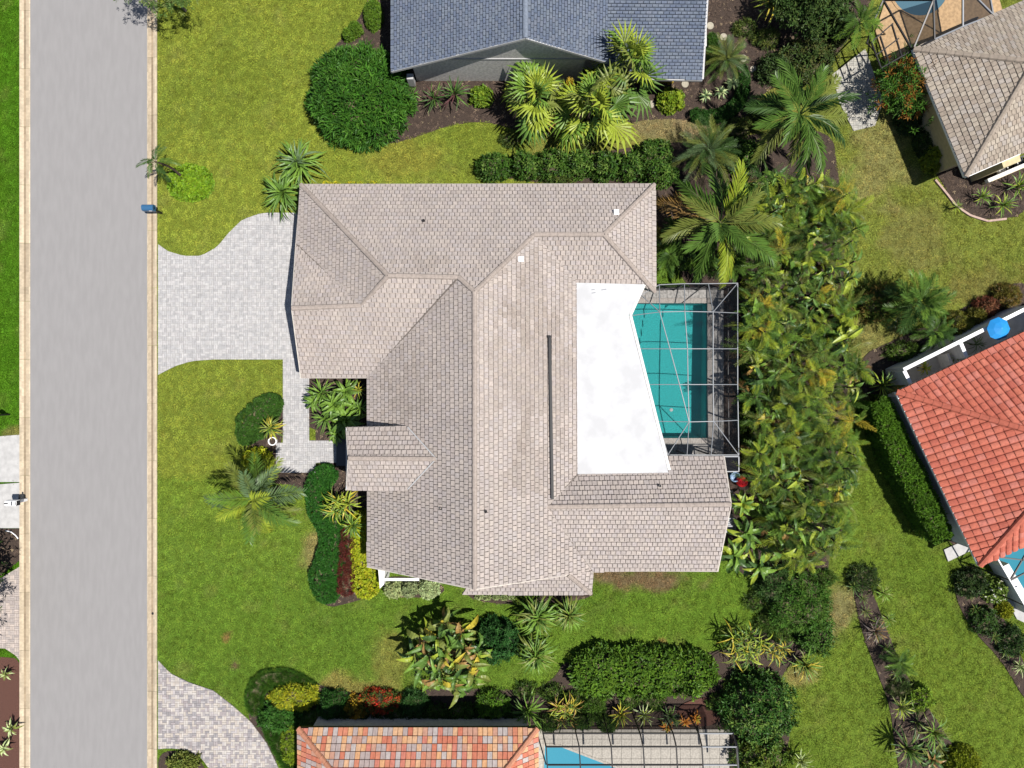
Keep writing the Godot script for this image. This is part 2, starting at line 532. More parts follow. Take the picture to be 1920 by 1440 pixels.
# a crown of fronds or leaves on a stem; (u, v) is where its heart is sighted, r its reach on the sheet, h the height of its heart
func rosette(called: String, label: String, category: String, group: String, u: float, v: float, r: float, h: float, kind: String, count: int, tints: Array, el0 := 80.0, el1 := -5.0, stem := 0.07, old := 0.0, opts := {}) -> Node3D:
	var heart := at(u, v, h)
	var o := thing(called, label, category, Vector3(heart.x, 0, heart.z), group)
	var b := Builder.new()
	var bend := Vector3(rng.randf_range(-0.06, 0.06), 0, rng.randf_range(-0.06, 0.06)) * h
	b.col = Color(1, 1, 1)
	var path := []
	var rad := []
	for i in 6:
		var t := i / 5.0
		path.append(Vector3(0, -0.05 + (h + 0.05) * t, 0) + bend * sin(PI * t))
		rad.append(stem * (1.25 - 0.4 * t) * (1.0 + 0.08 * sin(i * 2.1)))
	b.tube(path, rad, 7)
	put("trunk" if h > 1.2 else "stem", b.mesh(), M.bark, o)
	var reach := r * UNIT * (HIGH - h) / HIGH
	var spin := rng.randf() * TAU
	var hearts: int = opts.get("hearts", 1)
	var wild: float = opts.get("wild", 0.2)
	var along: float = opts.get("along", 0.05)
	var tilt := Basis(Vector3(rng.randf_range(-1, 1), 0, rng.randf_range(-1, 1)).normalized(), rng.randf_range(0, opts.get("tilt", 0.08)))
	var centres := []
	for i in hearts:
		var f := spin + i * 2.4
		var ring: float = opts.get("ring", 0.0) * sqrt((i + 0.3) / hearts)
		centres.append(Vector3(cos(f) * ring, -0.25 * ring * ring + rng.randf_range(-0.1, 0.1) * ring, sin(f) * ring))
		if hearts > 1:
			var sb := Builder.new()
			sb.tube([Vector3(centres[i].x * 0.4, -0.05, centres[i].z * 0.4), Vector3(centres[i].x, h + centres[i].y, centres[i].z)], [stem * 0.6, stem * 0.4], 6)
			put("stem", sb.mesh(), M.bark, o)
	for i in count:
		var t := (i + 0.5) / count
		var el := deg_to_rad(lerpf(el0, el1, pow(t, 0.75)) + rng.randf_range(-7, 7))
		var yaw := spin + i * 2.39996 + rng.randf_range(-wild, wild)
		var l := reach * lerpf(0.8, 1.08, t) * rng.randf_range(1.0 - wild * 0.7, 1.0 + wild * 0.5)
		var basis := tilt * Basis(Vector3.UP, yaw) * Basis(Vector3.BACK, el) * Basis(Vector3.RIGHT, rng.randf_range(-0.3 - wild, 0.3 + wild))
		var list: Array = fronds[kind]
		var m: Material = tints[rng.randi() % tints.size()]
		if old > 0 and t > 0.8 and rng.randf() < old: m = M.leaf_dry
		put("frond" if kind in ["feather", "coconut", "cycad", "fan", "areca"] else "leaf", list[rng.randi() % list.size()], m, o, Transform3D(basis * Basis.from_scale(Vector3(l, l, l)), centres[i % hearts] + Vector3(0, h - 0.03 - along * t * h, 0) + basis.x * stem * 0.5))
	return o

func scatter_foliage(o: Node3D, spots: Array, sprig: String, size: float, colors: Array, called := "foliage") -> void:
	var list: Array = sprigs[sprig]
	var half := [PackedFloat32Array(), PackedFloat32Array()]
	var which := 0
	for s in spots:
		which = rng.randi() % 2
		var n: Vector3 = (s[1] + Vector3(rng.randf_range(-.5, .5), rng.randf_range(-.1, .5), rng.randf_range(-.5, .5))).normalized()
		var x := n.cross(Vector3(rng.randf_range(-1, 1), rng.randf_range(-1, 1), rng.randf_range(-1, 1))).normalized()
		var z := x.cross(n)
		var k := size * rng.randf_range(0.7, 1.25)
		var p: Vector3 = s[0]
		var c: Color = colors[rng.randi() % colors.size()]
		var t := rng.randf_range(0.75, 1.25)
		half[which].append_array(PackedFloat32Array([x.x * k, n.x * k, z.x * k, p.x, x.y * k, n.y * k, z.y * k, p.y, x.z * k, n.z * k, z.z * k, p.z, c.r * t, c.g * t, c.b * t, 1.0]))
	for i in 2:
		if half[i].size() == 0: continue
		var mm := MultiMesh.new()
		mm.transform_format = MultiMesh.TRANSFORM_3D
		mm.use_colors = true
		mm.mesh = list[i]
		mm.instance_count = half[i].size() / 16
		mm.buffer = half[i]
		var mi := MultiMeshInstance3D.new()
		mi.multimesh = mm
		mi.material_override = M.leaf
		mi.name = called
		mi.set_meta("kind", "stuff")
		o.add_child(mi, true)

# a dome of small leaves; (u, v) sights the middle of its crown, ru and rv its half-widths
func shrub(called: String, label: String, group: String, u: float, v: float, ru: float, rv: float, h: float, sprig: String, size: float, colors: Array, opts := {}) -> Node3D:
	var mid := at(u, v, h * 0.6)
	var o := thing(called, label, opts.get("category", "shrub"), Vector3(mid.x, 0, mid.z), group)
	o.rotation.y = opts.get("turn", 0.0)
	var k := UNIT * (HIGH - h * 0.6) / HIGH
	var a := ru * k
	var c := rv * k
	var lump := FastNoiseLite.new()
	lump.seed = rng.randi()
	lump.frequency = 1.0
	var rough: float = opts.get("rough", 0.16)
	var square: float = opts.get("square", 1.0)
	var area := PI * a * c + PI * (a + c) * h * 0.7
	var n := int(clampf(opts.get("density", 2.3) * area / (size * size), 14, 5000))
	var spots := []
	for i in n:
		var y := pow(rng.randf(), 0.8)
		var f := rng.randf() * TAU
		var ring := sqrt(maxf(0, 1 - y * y))
		var d := Vector3(cos(f) * ring, y, sin(f) * ring)
		if square != 1.0:
			var big := maxf(absf(d.x), maxf(d.y, absf(d.z)))
			d = d.lerp(d / big * 0.92, square - 1.0)
		var w := (1.0 + rough * 1.6 * lump.get_noise_3d(d.x * 1.6, d.y * 1.6, d.z * 1.6) + rough * lump.get_noise_3d(d.x * 5.0, d.y * 5.0, d.z * 5.0)) * (1.0 - 0.22 * pow(rng.randf(), 2.5)) - size * 0.25 / maxf(a, h)
		var p := Vector3(d.x * a, d.y * h, d.z * c) * w
		p.y = maxf(p.y, 0.06)
		spots.append([p, Vector3(d.x / a, d.y / h, d.z / c).normalized()])
	scatter_foliage(o, spots, sprig, size, colors)
	# twigs inside
	var b := Builder.new()
	b.col = Color(1, 1, 1)
	for i in 5:
		var f: float = TAU * i / 5.0 + rng.randf()
		b.tube([Vector3(cos(f) * 0.05, -0.03, sin(f) * 0.05), Vector3(cos(f) * a * 0.25, h * 0.4, sin(f) * c * 0.25), Vector3(cos(f) * a * 0.55, h * 0.72, sin(f) * c * 0.55)], [0.035, 0.025, 0.012], 5)
	put("stem", b.mesh(), M.bark, o)
	if opts.get("core", true):
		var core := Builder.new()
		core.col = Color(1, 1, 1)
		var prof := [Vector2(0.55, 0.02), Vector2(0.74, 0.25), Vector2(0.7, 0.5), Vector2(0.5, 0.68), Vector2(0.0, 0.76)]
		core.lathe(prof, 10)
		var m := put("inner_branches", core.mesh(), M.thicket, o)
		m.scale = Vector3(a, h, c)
	if opts.has("flowers"):
		var fl: Array = opts.flowers
		var picks := []
		for i in fl[1]:
			var s: Array = spots[rng.randi() % spots.size()]
			if s[1].y < 0.25: continue
			picks.append([s[0] + s[1] * size * 0.5, s[1]])
		scatter_foliage(o, picks, "round", fl[2], [fl[0]], "flower")
	return o

# a clipped hedge along a line on the sheet
func hedge(called: String, label: String, line: Array, widths: Array, h: float, sprig: String, size: float, colors: Array, opts := {}) -> Node3D:
	var pts := []
	for i in range(0, line.size(), 2): pts.append(at(line[i], line[i + 1], h))
	var curve := Curve3D.new()
	for i in pts.size():
		var tan_: Vector3 = (pts[min(i + 1, pts.size() - 1)] - pts[max(i - 1, 0)]) / 6.0
		curve.add_point(Vector3(pts[i].x, 0, pts[i].z), -tan_ if i else Vector3.ZERO, tan_ if i < pts.size() - 1 else Vector3.ZERO)
	var total := curve.get_baked_length()
	var origin := curve.sample_baked(total / 2)
	var o := thing(called, label, "hedge", origin, opts.get("group", ""))
	var lump := FastNoiseLite.new()
	lump.seed = rng.randi()
	lump.frequency = opts.get("freq", 0.9)
	var rough: float = opts.get("rough", 0.1)
	var spots := []
	var w_mid: float = widths[widths.size() / 2] * UNIT
	var n := int(opts.get("density", 2.1) * total * (w_mid + 1.6 * h) / (size * size))
	var core := Builder.new()
	core.col = Color(1, 1, 1)
	for i in n:
		var s := rng.randf()
		var d := s * total
		var p := curve.sample_baked(d)
		var q := curve.sample_baked(minf(d + 0.1, total))
		var q0 := curve.sample_baked(maxf(d - 0.1, 0))
		var t := (q - q0).normalized()
		var side := t.cross(Vector3.UP)
		var wi := s * (widths.size() - 1)
		var i0 := int(wi)
		var half: float = lerpf(widths[i0], widths[min(i0 + 1, widths.size() - 1)], wi - i0) * UNIT * 0.5 * (HIGH - h) / HIGH
		var end := minf(1.0, minf(d, total - d) / half)
		half *= sqrt(maxf(0.05, 1.0 - (1.0 - end) * (1.0 - end))) if opts.get("round_ends", true) else 1.0
		var around := rng.randf_range(-1, 1) * (half + h * 0.8)
		var pos := Vector3.ZERO
		var nor := Vector3.UP
		var bump := 1.0 + rough * lump.get_noise_3d(p.x, 0, p.z) * 2.0
		if absf(around) < half:
			var e := absf(around) / half
			pos = p + side * around + Vector3.UP * h * bump * (1.0 - opts.get("dome", 0.1) * e * e * e)
			nor = (Vector3.UP + side * signf(around) * e * 0.5).normalized()
		else:
			var down := (absf(around) - half) / 0.8
			pos = p + side * signf(around) * half * bump + Vector3.UP * maxf(0.05, h * (0.93 - down / h))
			nor = (side * signf(around) + Vector3.UP * 0.3).normalized()
		pos -= nor * size * (0.2 + 0.5 * pow(rng.randf(), 3.0))
		spots.append([pos - origin, nor])
	scatter_foliage(o, spots, sprig, size, colors)
	var steps := maxi(2, int(total / 0.5))
	var path := []
	for i in steps + 1:
		path.append(lerpf(0.06, 0.94, float(i) / steps) * total)
	for i in steps:
		var rows := []
		for k in 2:
			var d: float = path[i + k]
			var p := curve.sample_baked(d) - origin
			var t := (curve.sample_baked(minf(d + 0.1, total)) - curve.sample_baked(maxf(d - 0.1, 0))).normalized()
			var side := t.cross(Vector3.UP)
			var wi := d / total * (widths.size() - 1)
			var i0 := int(wi)
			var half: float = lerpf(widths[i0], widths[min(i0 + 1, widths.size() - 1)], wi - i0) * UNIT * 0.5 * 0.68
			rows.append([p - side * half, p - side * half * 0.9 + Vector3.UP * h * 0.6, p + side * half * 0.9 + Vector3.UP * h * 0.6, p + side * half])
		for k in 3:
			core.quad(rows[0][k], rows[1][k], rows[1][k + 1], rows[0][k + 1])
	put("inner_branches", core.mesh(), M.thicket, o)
	return o

# a tree: trunk with limbs and a crown of leaf sprays in clumps
func tree(called: String, label: String, category: String, group: String, base: Vector3, h: float, spread: float, clumps: int, per: int, sprig: String, size: float, colors: Array, trunk_r := 0.09, low := 0.45) -> Node3D:
	var o := thing(called, label, category, base, group)
	var b := Builder.new()
	b.col = Color(1, 1, 1)
	b.tube([Vector3(0, -0.05, 0), Vector3(0.05, h * 0.3, 0.03), Vector3(0, h * 0.62, 0)], [trunk_r * 1.3, trunk_r, trunk_r * 0.7], 8)
	put("trunk", b.mesh(), M.bark_pale, o)
	var limbs := Builder.new()
	limbs.col = Color(1, 1, 1)
	var spots := []
	for i in clumps:
		var f := i * 2.4 + rng.randf_range(-0.4, 0.4)
		var ring := spread * sqrt((i + 0.6) / clumps) * rng.randf_range(0.75, 1.05)
		var c := Vector3(cos(f) * ring, h * lerpf(0.98, low + 0.15, pow(ring / spread, 1.6)) * rng.randf_range(0.9, 1.05), sin(f) * ring)
		limbs.tube([Vector3(0, h * low * 0.8, 0), Vector3(c.x * 0.45, lerpf(h * low, c.y, 0.55), c.z * 0.45), c], [trunk_r * 0.55, trunk_r * 0.3, 0.012], 5)
		for k in per:
			var d := Vector3(rng.randfn(), rng.randfn() * 0.7, rng.randfn())
			var p := c + d * size * 1.5
			spots.append([p, (d + Vector3.UP).normalized()])
	put("limbs", limbs.mesh(), M.bark_pale, o)
	scatter_foliage(o, spots, sprig, size, colors, "crown")
	return o

# ---------------------------------------------------------------- the place
func _ready() -> void:
	rng.seed = 20240611
	lawn_noise.seed = 5
	lawn_noise.frequency = 0.16
	lawn_noise.fractal_octaves = 4
	camera_and_light()
	materials()
	make_sprigs()
	make_fronds()
	ground_and_paving()
	main_house()
	pool_and_cage()
	shingle_house()
	tan_house()
	red_house()
	mosaic_house()
	street_things()
	front_planting()
	north_planting()
	dense_planting()
	south_planting()
	east_planting()
	grass()
	mulch_chips()

func camera_and_light() -> void:
	var cam := Camera3D.new()
	cam.name = "camera"
	cam.position = Vector3(0, HIGH, 0)
	cam.rotation_degrees = Vector3(-90, 0, 0)
	cam.fov = rad_to_deg(2.0 * atan(720.0 * UNIT / HIGH))
	cam.near = 0.5
	cam.far = 600.0
	add_child(cam)
	var sky_material := ProceduralSkyMaterial.new()
	sky_material.sky_top_color = Color(0.44, 0.52, 0.66)
	sky_material.sky_horizon_color = Color(0.76, 0.80, 0.86)
	sky_material.sky_curve = 0.18
	sky_material.ground_bottom_color = Color(0.3, 0.32, 0.25)
	sky_material.ground_horizon_color = Color(0.6, 0.65, 0.66)
	sky_material.sun_angle_max = 8.0
	var sky := Sky.new()
	sky.sky_material = sky_material
	var env := Environment.new()
	env.background_mode = Environment.BG_SKY
	env.sky = sky
	env.background_energy_multiplier = 0.54
	env.tonemap_mode = Environment.TONE_MAPPER_LINEAR
	env.tonemap_exposure = 1.55
	env.sdfgi_enabled = true
	env.ssao_enabled = true
	env.ssil_enabled = true
	var we := WorldEnvironment.new()
	we.name = "world_environment"
	we.environment = env
	add_child(we)
	var sun := DirectionalLight3D.new()
	sun.name = "sun"
	sun.light_energy = 1.5
	sun.light_color = Color(1.0, 0.98, 0.955)
	sun.light_angular_distance = 0.53
	sun.shadow_enabled = true
	# high in the east-south-east: a metre of height throws 0.43 m of shadow to the west-north-west
	sun.look_at_from_position(Vector3.ZERO, Vector3(-0.94 * 0.43, -1.0, -0.34 * 0.43), Vector3.FORWARD)
	add_child(sun)

func materials() -> void:
	M.tile_grain = gray_texture(3, 0.02, 4, 0.72, 1.0, 512, 1.0, 1.6)
	var fine := gray_texture(7, 0.06, 4, 0.40, 1.0, 512, 1.0, 1.8)
	var streak := gray_texture(9, 0.012, 4, 0.82, 1.0, 512, 1.0, 1.6)
	var long_streak := gray_texture(12, 0.05, 5, 0.93, 1.0, 512, 5.0, 1.6)
	M.lawn = textured(mat(Color(1, 1, 1), 1.0), fine, 2.6, true)
	M.lawn.metallic_specular = 0.05
	M.road = textured(mat(Color(0.222, 0.216, 0.214), 0.9), long_streak, 9.0)
	M.kerb = textured(mat(Color(1, 1, 1), 0.9), streak, 1.3, true)
	M.paver = textured(mat(Color(1, 1, 1), 0.85), streak, 2.0, true)
	M.joint = mat(Color(0.29, 0.285, 0.275), 0.95)
	M.concrete = textured(mat(Color(0.40, 0.395, 0.385), 0.9), streak, 3.0)
	M.mulch = textured(mat(Color(0.062, 0.043, 0.033), 0.95), gray_texture(21, 0.09, 4, 0.3, 1.0, 512, 1.0, 2.2), 2.2)
	M.mulch_red = textured(mat(Color(0.12, 0.055, 0.04), 0.95), gray_texture(22, 0.09, 4, 0.35, 1.0, 512, 1.0, 2.2), 2.2)
	M.dirt = textured(mat(Color(0.16, 0.115, 0.075), 0.95), fine, 3.1)
	M.tile_field = textured(mat(Color(1, 1, 1), 0.85), M.tile_grain, 1.7, true)
	M.deck = mat(Color(0.33, 0.285, 0.255), 0.95)
	M.deck_red = mat(Color(0.42, 0.12, 0.08), 0.95)
	M.deck_blue = mat(Color(0.115, 0.138, 0.18), 0.95)
	M.cap = textured(mat(Color(0.33, 0.28, 0.245), 0.85), M.tile_grain, 1.7, true)
	M.cap_tan = textured(mat(Color(0.3, 0.25, 0.2), 0.85), M.tile_grain, 1.7, true)
	M.cap_red = textured(mat(Color(0.40, 0.105, 0.065), 0.8), M.tile_grain, 1.7, true)
	M.cap_mosaic = textured(mat(Color(0.45, 0.2, 0.12), 0.8), M.tile_grain, 1.7, true)
	M.cap_blue = textured(mat(Color(0.17, 0.20, 0.25), 0.85), M.tile_grain, 1.7, true)
	M.white_roof = textured(mat(Color(0.465, 0.47, 0.48), 0.7), gray_texture(31, 0.012, 5, 0.84, 1.0, 512, 1.0, 1.8), 9.0)
	M.stucco = textured(mat(Color(0.55, 0.51, 0.45), 0.9), streak, 1.5)
	M.stucco_white = textured(mat(Color(0.68, 0.67, 0.64), 0.9), streak, 1.5)
	M.stucco_tan = textured(mat(Color(0.50, 0.42, 0.25), 0.9), streak, 1.5)
	M.white = mat(Color(0.75, 0.75, 0.75), 0.5)
	M.off_white = mat(Color(0.55, 0.54, 0.52), 0.5)
	M.black = mat(Color(0.012, 0.012, 0.013), 0.45)
	M.bronze = mat(Color(0.02, 0.019, 0.02), 0.4, 0.3)
	M.alu = mat(Color(0.19, 0.20, 0.215), 0.5, 0.1)
	M.slate = mat(Color(0.07, 0.075, 0.085), 0.8)
	M.bark = textured(mat(Color(0.11, 0.08, 0.055), 0.95), fine, 0.5)
	M.bark_pale = textured(mat(Color(0.24, 0.20, 0.16), 0.95), fine, 0.5)
	M.flashing = mat(Color(0.13, 0.11, 0.095), 0.7)
	M.trim = mat(Color(0.36, 0.36, 0.36), 0.5)
	M.gutter = mat(Color(0.34, 0.31, 0.28), 0.6)
	M.pink_edge = textured(mat(Color(0.40, 0.29, 0.24), 0.9), streak, 1.3)
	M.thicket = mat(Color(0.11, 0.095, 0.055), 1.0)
	M.leaf = leafy(Color(1.2, 1.2, 1.1))
	M.leaf.metallic_specular = 0.25
	M.grass = leafy(Color(1.1, 1.1, 1.0), 0.9)
	M.grass.metallic_specular = 0.08
	M.leaf_dry = leafy(Color(0.26, 0.16, 0.05))
	M.g_dark = leafy(Color(0.044, 0.094, 0.020))
	M.g_mid = leafy(Color(0.081, 0.156, 0.025))
	M.g_fresh = leafy(Color(0.131, 0.231, 0.031))
	M.g_olive = leafy(Color(0.150, 0.181, 0.037))
	M.g_lime = leafy(Color(0.250, 0.312, 0.031))
	M.g_yellow = leafy(Color(0.413, 0.338, 0.037))
	M.g_blue = leafy(Color(0.094, 0.150, 0.062))
	M.g_orange = leafy(Color(0.500, 0.188, 0.025))
	M.g_red = leafy(Color(0.375, 0.044, 0.031))
	M.g_maroon = leafy(Color(0.088, 0.037, 0.037))
	M.g_pale = leafy(Color(0.375, 0.450, 0.200))

func lot_color(x: float, z: float) -> Color:
	# each lot keeps its own turf
	var u := x / UNIT + 960.0
	var v := z / UNIT + 720.0
	var c := Color(0.125, 0.189, 0.026)
	if u < 45: c = Color(0.052, 0.136, 0.010)
	elif u < 1000:
		if v < 480: c = Color(0.161, 0.201, 0.031)
		elif v < 900: c = Color(0.150, 0.191, 0.029)
		else: c = c.lerp(Color(0.097, 0.168, 0.023), clampf((v - 900) / 220.0, 0, 1))
	elif v < 470 and u < 1500: c = Color(0.181, 0.195, 0.045)
	elif u < 1480: c = Color(0.100, 0.173, 0.023)
	elif v < 700: c = Color(0.157, 0.189, 0.036)
	else: c = Color(0.119, 0.177, 0.026)
	var n := lawn_noise.get_noise_2d(x * 3.0, z * 3.0)
	var m := lawn_noise.get_noise_2d(x * 0.7 + 80.0, z * 0.7)
	c = c.lerp(Color(0.17, 0.15, 0.055), clampf(n * 0.7 - 0.16, 0, 0.28))
	c = c.lerp(Color(0.055, 0.105, 0.014), clampf(-m * 0.8 - 0.05, 0, 0.22))
	# worn or dry places
	for s in dry_spots:
		var d: float = Vector2(u - s[0], (v - s[1]) * s[3]).length() / s[2] + n * 0.7
		if d < 1.0: c = c.lerp(s[4], clampf((1.0 - d) * 2.5, 0, 1) * s[5])
	return c

var beds_laid: Array = []
var dry_spots := [
	[760, 300, 90, 2.2, Color(0.2, 0.18, 0.04), 0.45], [728, 1235, 44, 0.6, Color(0.19, 0.175, 0.05), 0.6], [590, 1030, 24, 0.4, Color(0.22, 0.18, 0.08), 0.8],
	[1640, 690, 90, 0.7, Color(0.2, 0.17, 0.07), 0.6], [1650, 300, 70, 0.7, Color(0.22, 0.2, 0.08), 0.7], [1720, 450, 80, 1.0, Color(0.17, 0.16, 0.055), 0.6],
	[1570, 1150, 40, 0.7, Color(0.2, 0.17, 0.08), 0.8], [1240, 245, 90, 2.0, Color(0.2, 0.17, 0.085), 0.9], [1330, 230, 70, 2.0, Color(0.22, 0.17, 0.10), 0.9],
	[1200, 1086, 120, 5.0, Color(0.15, 0.11, 0.06), 1.0], [1260, 390, 50, 1.0, Color(0.17, 0.11, 0.05), 0.9], [1240, 1205, 14, 1.0, Color(0.24, 0.18, 0.06), 0.9], [650, 1290, 90, 3.0, Color(0.22, 0.18, 0.06), 0.7],
	[1500, 1270, 36, 1.6, Color(0.22, 0.19, 0.07), 0.9], [1850, 540, 90, 1.6, Color(0.17, 0.15, 0.05), 0.6], [20, 815, 30, 2.0, Color(0.2, 0.17, 0.06), 0.7], [425, 1196, 8, 1.0, Color(0.2, 0.11, 0.05), 0.9], [441, 1249, 8, 1.0, Color(0.12, 0.08, 0.05), 0.9]]

func ground_and_paving() -> void:
	# ground: one sheet, finely divided where the drone looks so that the turf can change from place to place; open under the pool
	var b := Builder.new()
	var x0 := -32.0; var x1 := 32.0; var z0 := -25.0; var z1 := 25.0; var step := 0.4
	var nx := int((x1 - x0) / step); var nz := int((z1 - z0) / step)
	var pool := plan([1160, 545, 1340, 545, 1340, 840, 1160, 840])
	var tints := []
	for i in nx + 1:
		var column := PackedColorArray()
		for k in nz + 1: column.push_back(lot_color(x0 + i * step, z0 + k * step))
		tints.append(column)
	for i in nx:
		for k in nz:
			var x := x0 + i * step
			var z := z0 + k * step
			if x + step > pool[0].x + 0.7 and x < pool[1].x - 0.3 and z + step > pool[0].y + 0.4 and z < pool[2].y - 0.3: continue
			var start := b.c.size()
			b.quad(Vector3(x, 0, z + step), Vector3(x + step, 0, z + step), Vector3(x + step, 0, z), Vector3(x, 0, z))
			# corners come as p r q, p s r
			var p: Color = tints[i][k + 1]; var q: Color = tints[i + 1][k + 1]; var r: Color = tints[i + 1][k]; var s: Color = tints[i][k]
			var six := [p, r, q, p, s, r]
			for j in 6: b.c[start + j] = six[j]
	b.col = Color(0.1, 0.135, 0.026)
	var far := 260.0
	b.quad(Vector3(-far, 0, z0), Vector3(far, 0, z0), Vector3(far, 0, -far), Vector3(-far, 0, -far))
	b.quad(Vector3(-far, 0, far), Vector3(far, 0, far), Vector3(far, 0, z1), Vector3(-far, 0, z1))
	b.quad(Vector3(-far, 0, z1), Vector3(x0, 0, z1), Vector3(x0, 0, z0), Vector3(-far, 0, z0))
	b.quad(Vector3(x1, 0, z1), Vector3(far, 0, z1), Vector3(far, 0, z0), Vector3(x1, 0, z0))
	structure("ground", b.mesh(), M.lawn)

	# road, running on past the frame both ways
	var road := PackedVector2Array([Vector2(at(56, 0).x, -200), Vector2(at(277, 0).x, -200), Vector2(at(277, 0).x, 200), Vector2(at(56, 0).x, 200)])
	sheet("road", road, -0.02, 0.006, M.road)
	kerb_line(38, 57, 1.0, 109.0, 20.0, 3.0)
	kerb_line(295, 276, -1.0, 108.0, 0.0, 0.0)

	# driveway of the main house with the walk to its door
	var drive := PackedVector2Array()
	var lower := plan([297, 703, 297, 458])
	var curve1 := smooth_line([297, 458, 315, 471, 345, 480, 378, 480, 408, 463, 430, 436, 455, 412, 490, 400, 520, 399])
	drive.append(lower[0])
	drive.append_array(curve1)
	drive.append_array(plan([640, 399, 640, 690, 580, 690, 580, 826, 690, 826, 690, 868, 592, 868, 592, 886, 518, 886, 518, 830, 531, 830, 531, 674]))
	drive.append_array(smooth_line([531, 674, 400, 674, 360, 677, 330, 686, 310, 696]))
	paved("driveway", drive, [Color(0.385, 0.375, 0.37), Color(0.355, 0.35, 0.35), Color(0.40, 0.392, 0.385), Color(0.335, 0.33, 0.33)], 0.24, 0.15)
	var south := PackedVector2Array()
	south.append_array(smooth_line([297, 1238, 320, 1262, 355, 1279, 400, 1294, 436, 1322, 470, 1352, 500, 1392, 522, 1438, 540, 1480]))
	south.append_array(plan([400, 1480]))
	south.append_array(smooth_line([398, 1448, 378, 1420, 345, 1404, 315, 1402, 297, 1404]))
	paved("driveway", south, [Color(0.36, 0.335, 0.33), Color(0.29, 0.26, 0.26), Color(0.42, 0.39, 0.36), Color(0.40, 0.36, 0.32), Color(0.25, 0.235, 0.24)], 0.24, 0.18)
	var west := PackedVector2Array()
	west.append_array(plan([38, 1062, 38, 1238]))
	west.append_array(smooth_line([30, 1228, 10, 1215, -60, 1215]))
	west.append_array(plan([-60, 1085, 0, 1085]))
	paved("driveway", west, [Color(0.38, 0.33, 0.30), Color(0.33, 0.29, 0.27), Color(0.42, 0.36, 0.32)], 0.24, 0.18)
	var patio := plan([1560, 140, 1622, 92, 1655, 190, 1640, 236, 1600, 246, 1572, 190])
	paved("patio", patio, [Color(0.36, 0.35, 0.31), Color(0.32, 0.31, 0.28), Color(0.39, 0.37, 0.32)], 0.24, 0.16)

	# pale concrete drive over the road: two slabs with a joint between them
	var o := Node3D.new()
	o.name = "concrete_driveway"
	o.set_meta("kind", "structure")
	add_child(o)
	for s in [[815, 828, 903.5, 903.5], [905, 905, 990, 990]]:
		var p := plan([-90, s[0] + 10, 38, s[0], 38, s[2], -90, s[3]])
		var pb := Builder.new()
		pb.prism(p, -0.02, 0.04)
		no_grass.append(p)
		put("slab", pb.mesh(), M.concrete, o)

	# beds of mulch
	var beds := [
		[[668, 45, 700, -20, 1640, -20, 1620, 30, 1590, 70, 1560, 120, 1500, 150, 1430, 170, 1405, 220, 1345, 236, 1280, 222, 1200, 225, 1130, 245, 1010, 262, 960, 240, 900, 226, 830, 238, 770, 262, 690, 276, 640, 270, 600, 240, 600, 130, 640, 70], 1],
		[[885, 318, 930, 296, 1100, 290, 1220, 270, 1330, 262, 1430, 250, 1560, 240, 1570, 320, 1585, 420, 1580, 560, 1592, 700, 1580, 880, 1552, 1060, 1540, 1210, 1455, 1262, 1480, 1330, 1480, 1420, 1400, 1480, 1100, 1480, 1000, 1400, 560, 1400, 500, 1440, 470, 1370, 462, 1300, 492, 1264, 560, 1262, 610, 1290, 680, 1302, 760, 1296, 830, 1290, 940, 1292, 1000, 1296, 1040, 1272, 1062, 1230, 1340, 1228, 1420, 1190, 1432, 1080, 1370, 1075, 1340, 900, 1340, 540, 1290, 545, 1260, 480, 1200, 345, 1000, 345], 1],
		[[574, 700, 700, 700, 700, 826, 592, 826, 592, 806, 578, 800], 0],
		[[531, 738, 531, 829, 518, 832, 518, 886, 592, 886, 592, 868, 690, 868, 700, 1060, 690, 1120, 650, 1132, 612, 1140, 592, 1110, 588, 1070, 605, 1020, 590, 960, 565, 910, 500, 905, 470, 880, 455, 850, 470, 836, 445, 828, 470, 770], 1],
		[[712, 1075, 830, 1090, 835, 1118, 722, 1122], 1], [[870, 1100, 1110, 1095, 1112, 1125, 960, 1135, 880, 1124], 1],
		[[1690, 120, 1722, 260, 1752, 320, 1770, 350, 1790, 385, 1820, 405, 1860, 413, 1930, 402, 1930, 300, 1800, 300, 1720, 110], 1],
		[[1612, 668, 1660, 645, 1760, 600, 1850, 556, 1930, 518, 1930, 600, 1700, 690, 1660, 740, 1612, 742], 1],
		[[1640, 742, 1700, 740, 1830, 1030, 1775, 1030], 1],
		[[1592, 1066, 1612, 1062, 1640, 1120, 1665, 1190, 1690, 1250, 1720, 1300, 1770, 1370, 1830, 1470, 1690, 1470, 1676, 1390, 1668, 1320, 1640, 1250, 1614, 1180, 1600, 1110], 1],
		[[1786, 1062, 1850, 1062, 1890, 1190, 1930, 1260, 1930, 1330, 1880, 1240, 1830, 1190, 1792, 1130], 1],
		[[-60, 991, 38, 991, 38, 1050, 0, 1080, -60, 1080], 0]]
	var level := 0.012
	for q in beds:
		var p := plan(q[0])
		sheet("mulch_bed", rounded(p) if q[1] else p, -0.02, level, M.mulch)
		beds_laid.append(no_grass[-1])
		level += 0.0045
	sheet("mulch_bed", plan([-60, 1226, 30, 1234, 38, 1245, 38, 1480, -60, 1480]), -0.02, 0.012, M.mulch_red)
	sheet("mulch_bed", rounded(plan([1265, 1320, 1345, 1300, 1362, 1330, 1340, 1362, 1275, 1358])), -0.02, level + 0.01, M.mulch_red)
	sheet("mulch_bed", rounded(plan([1500, 60, 1540, -10, 1575, -10, 1580, 30, 1555, 55, 1520, 75])), -0.02, level + 0.006, M.mulch_red)
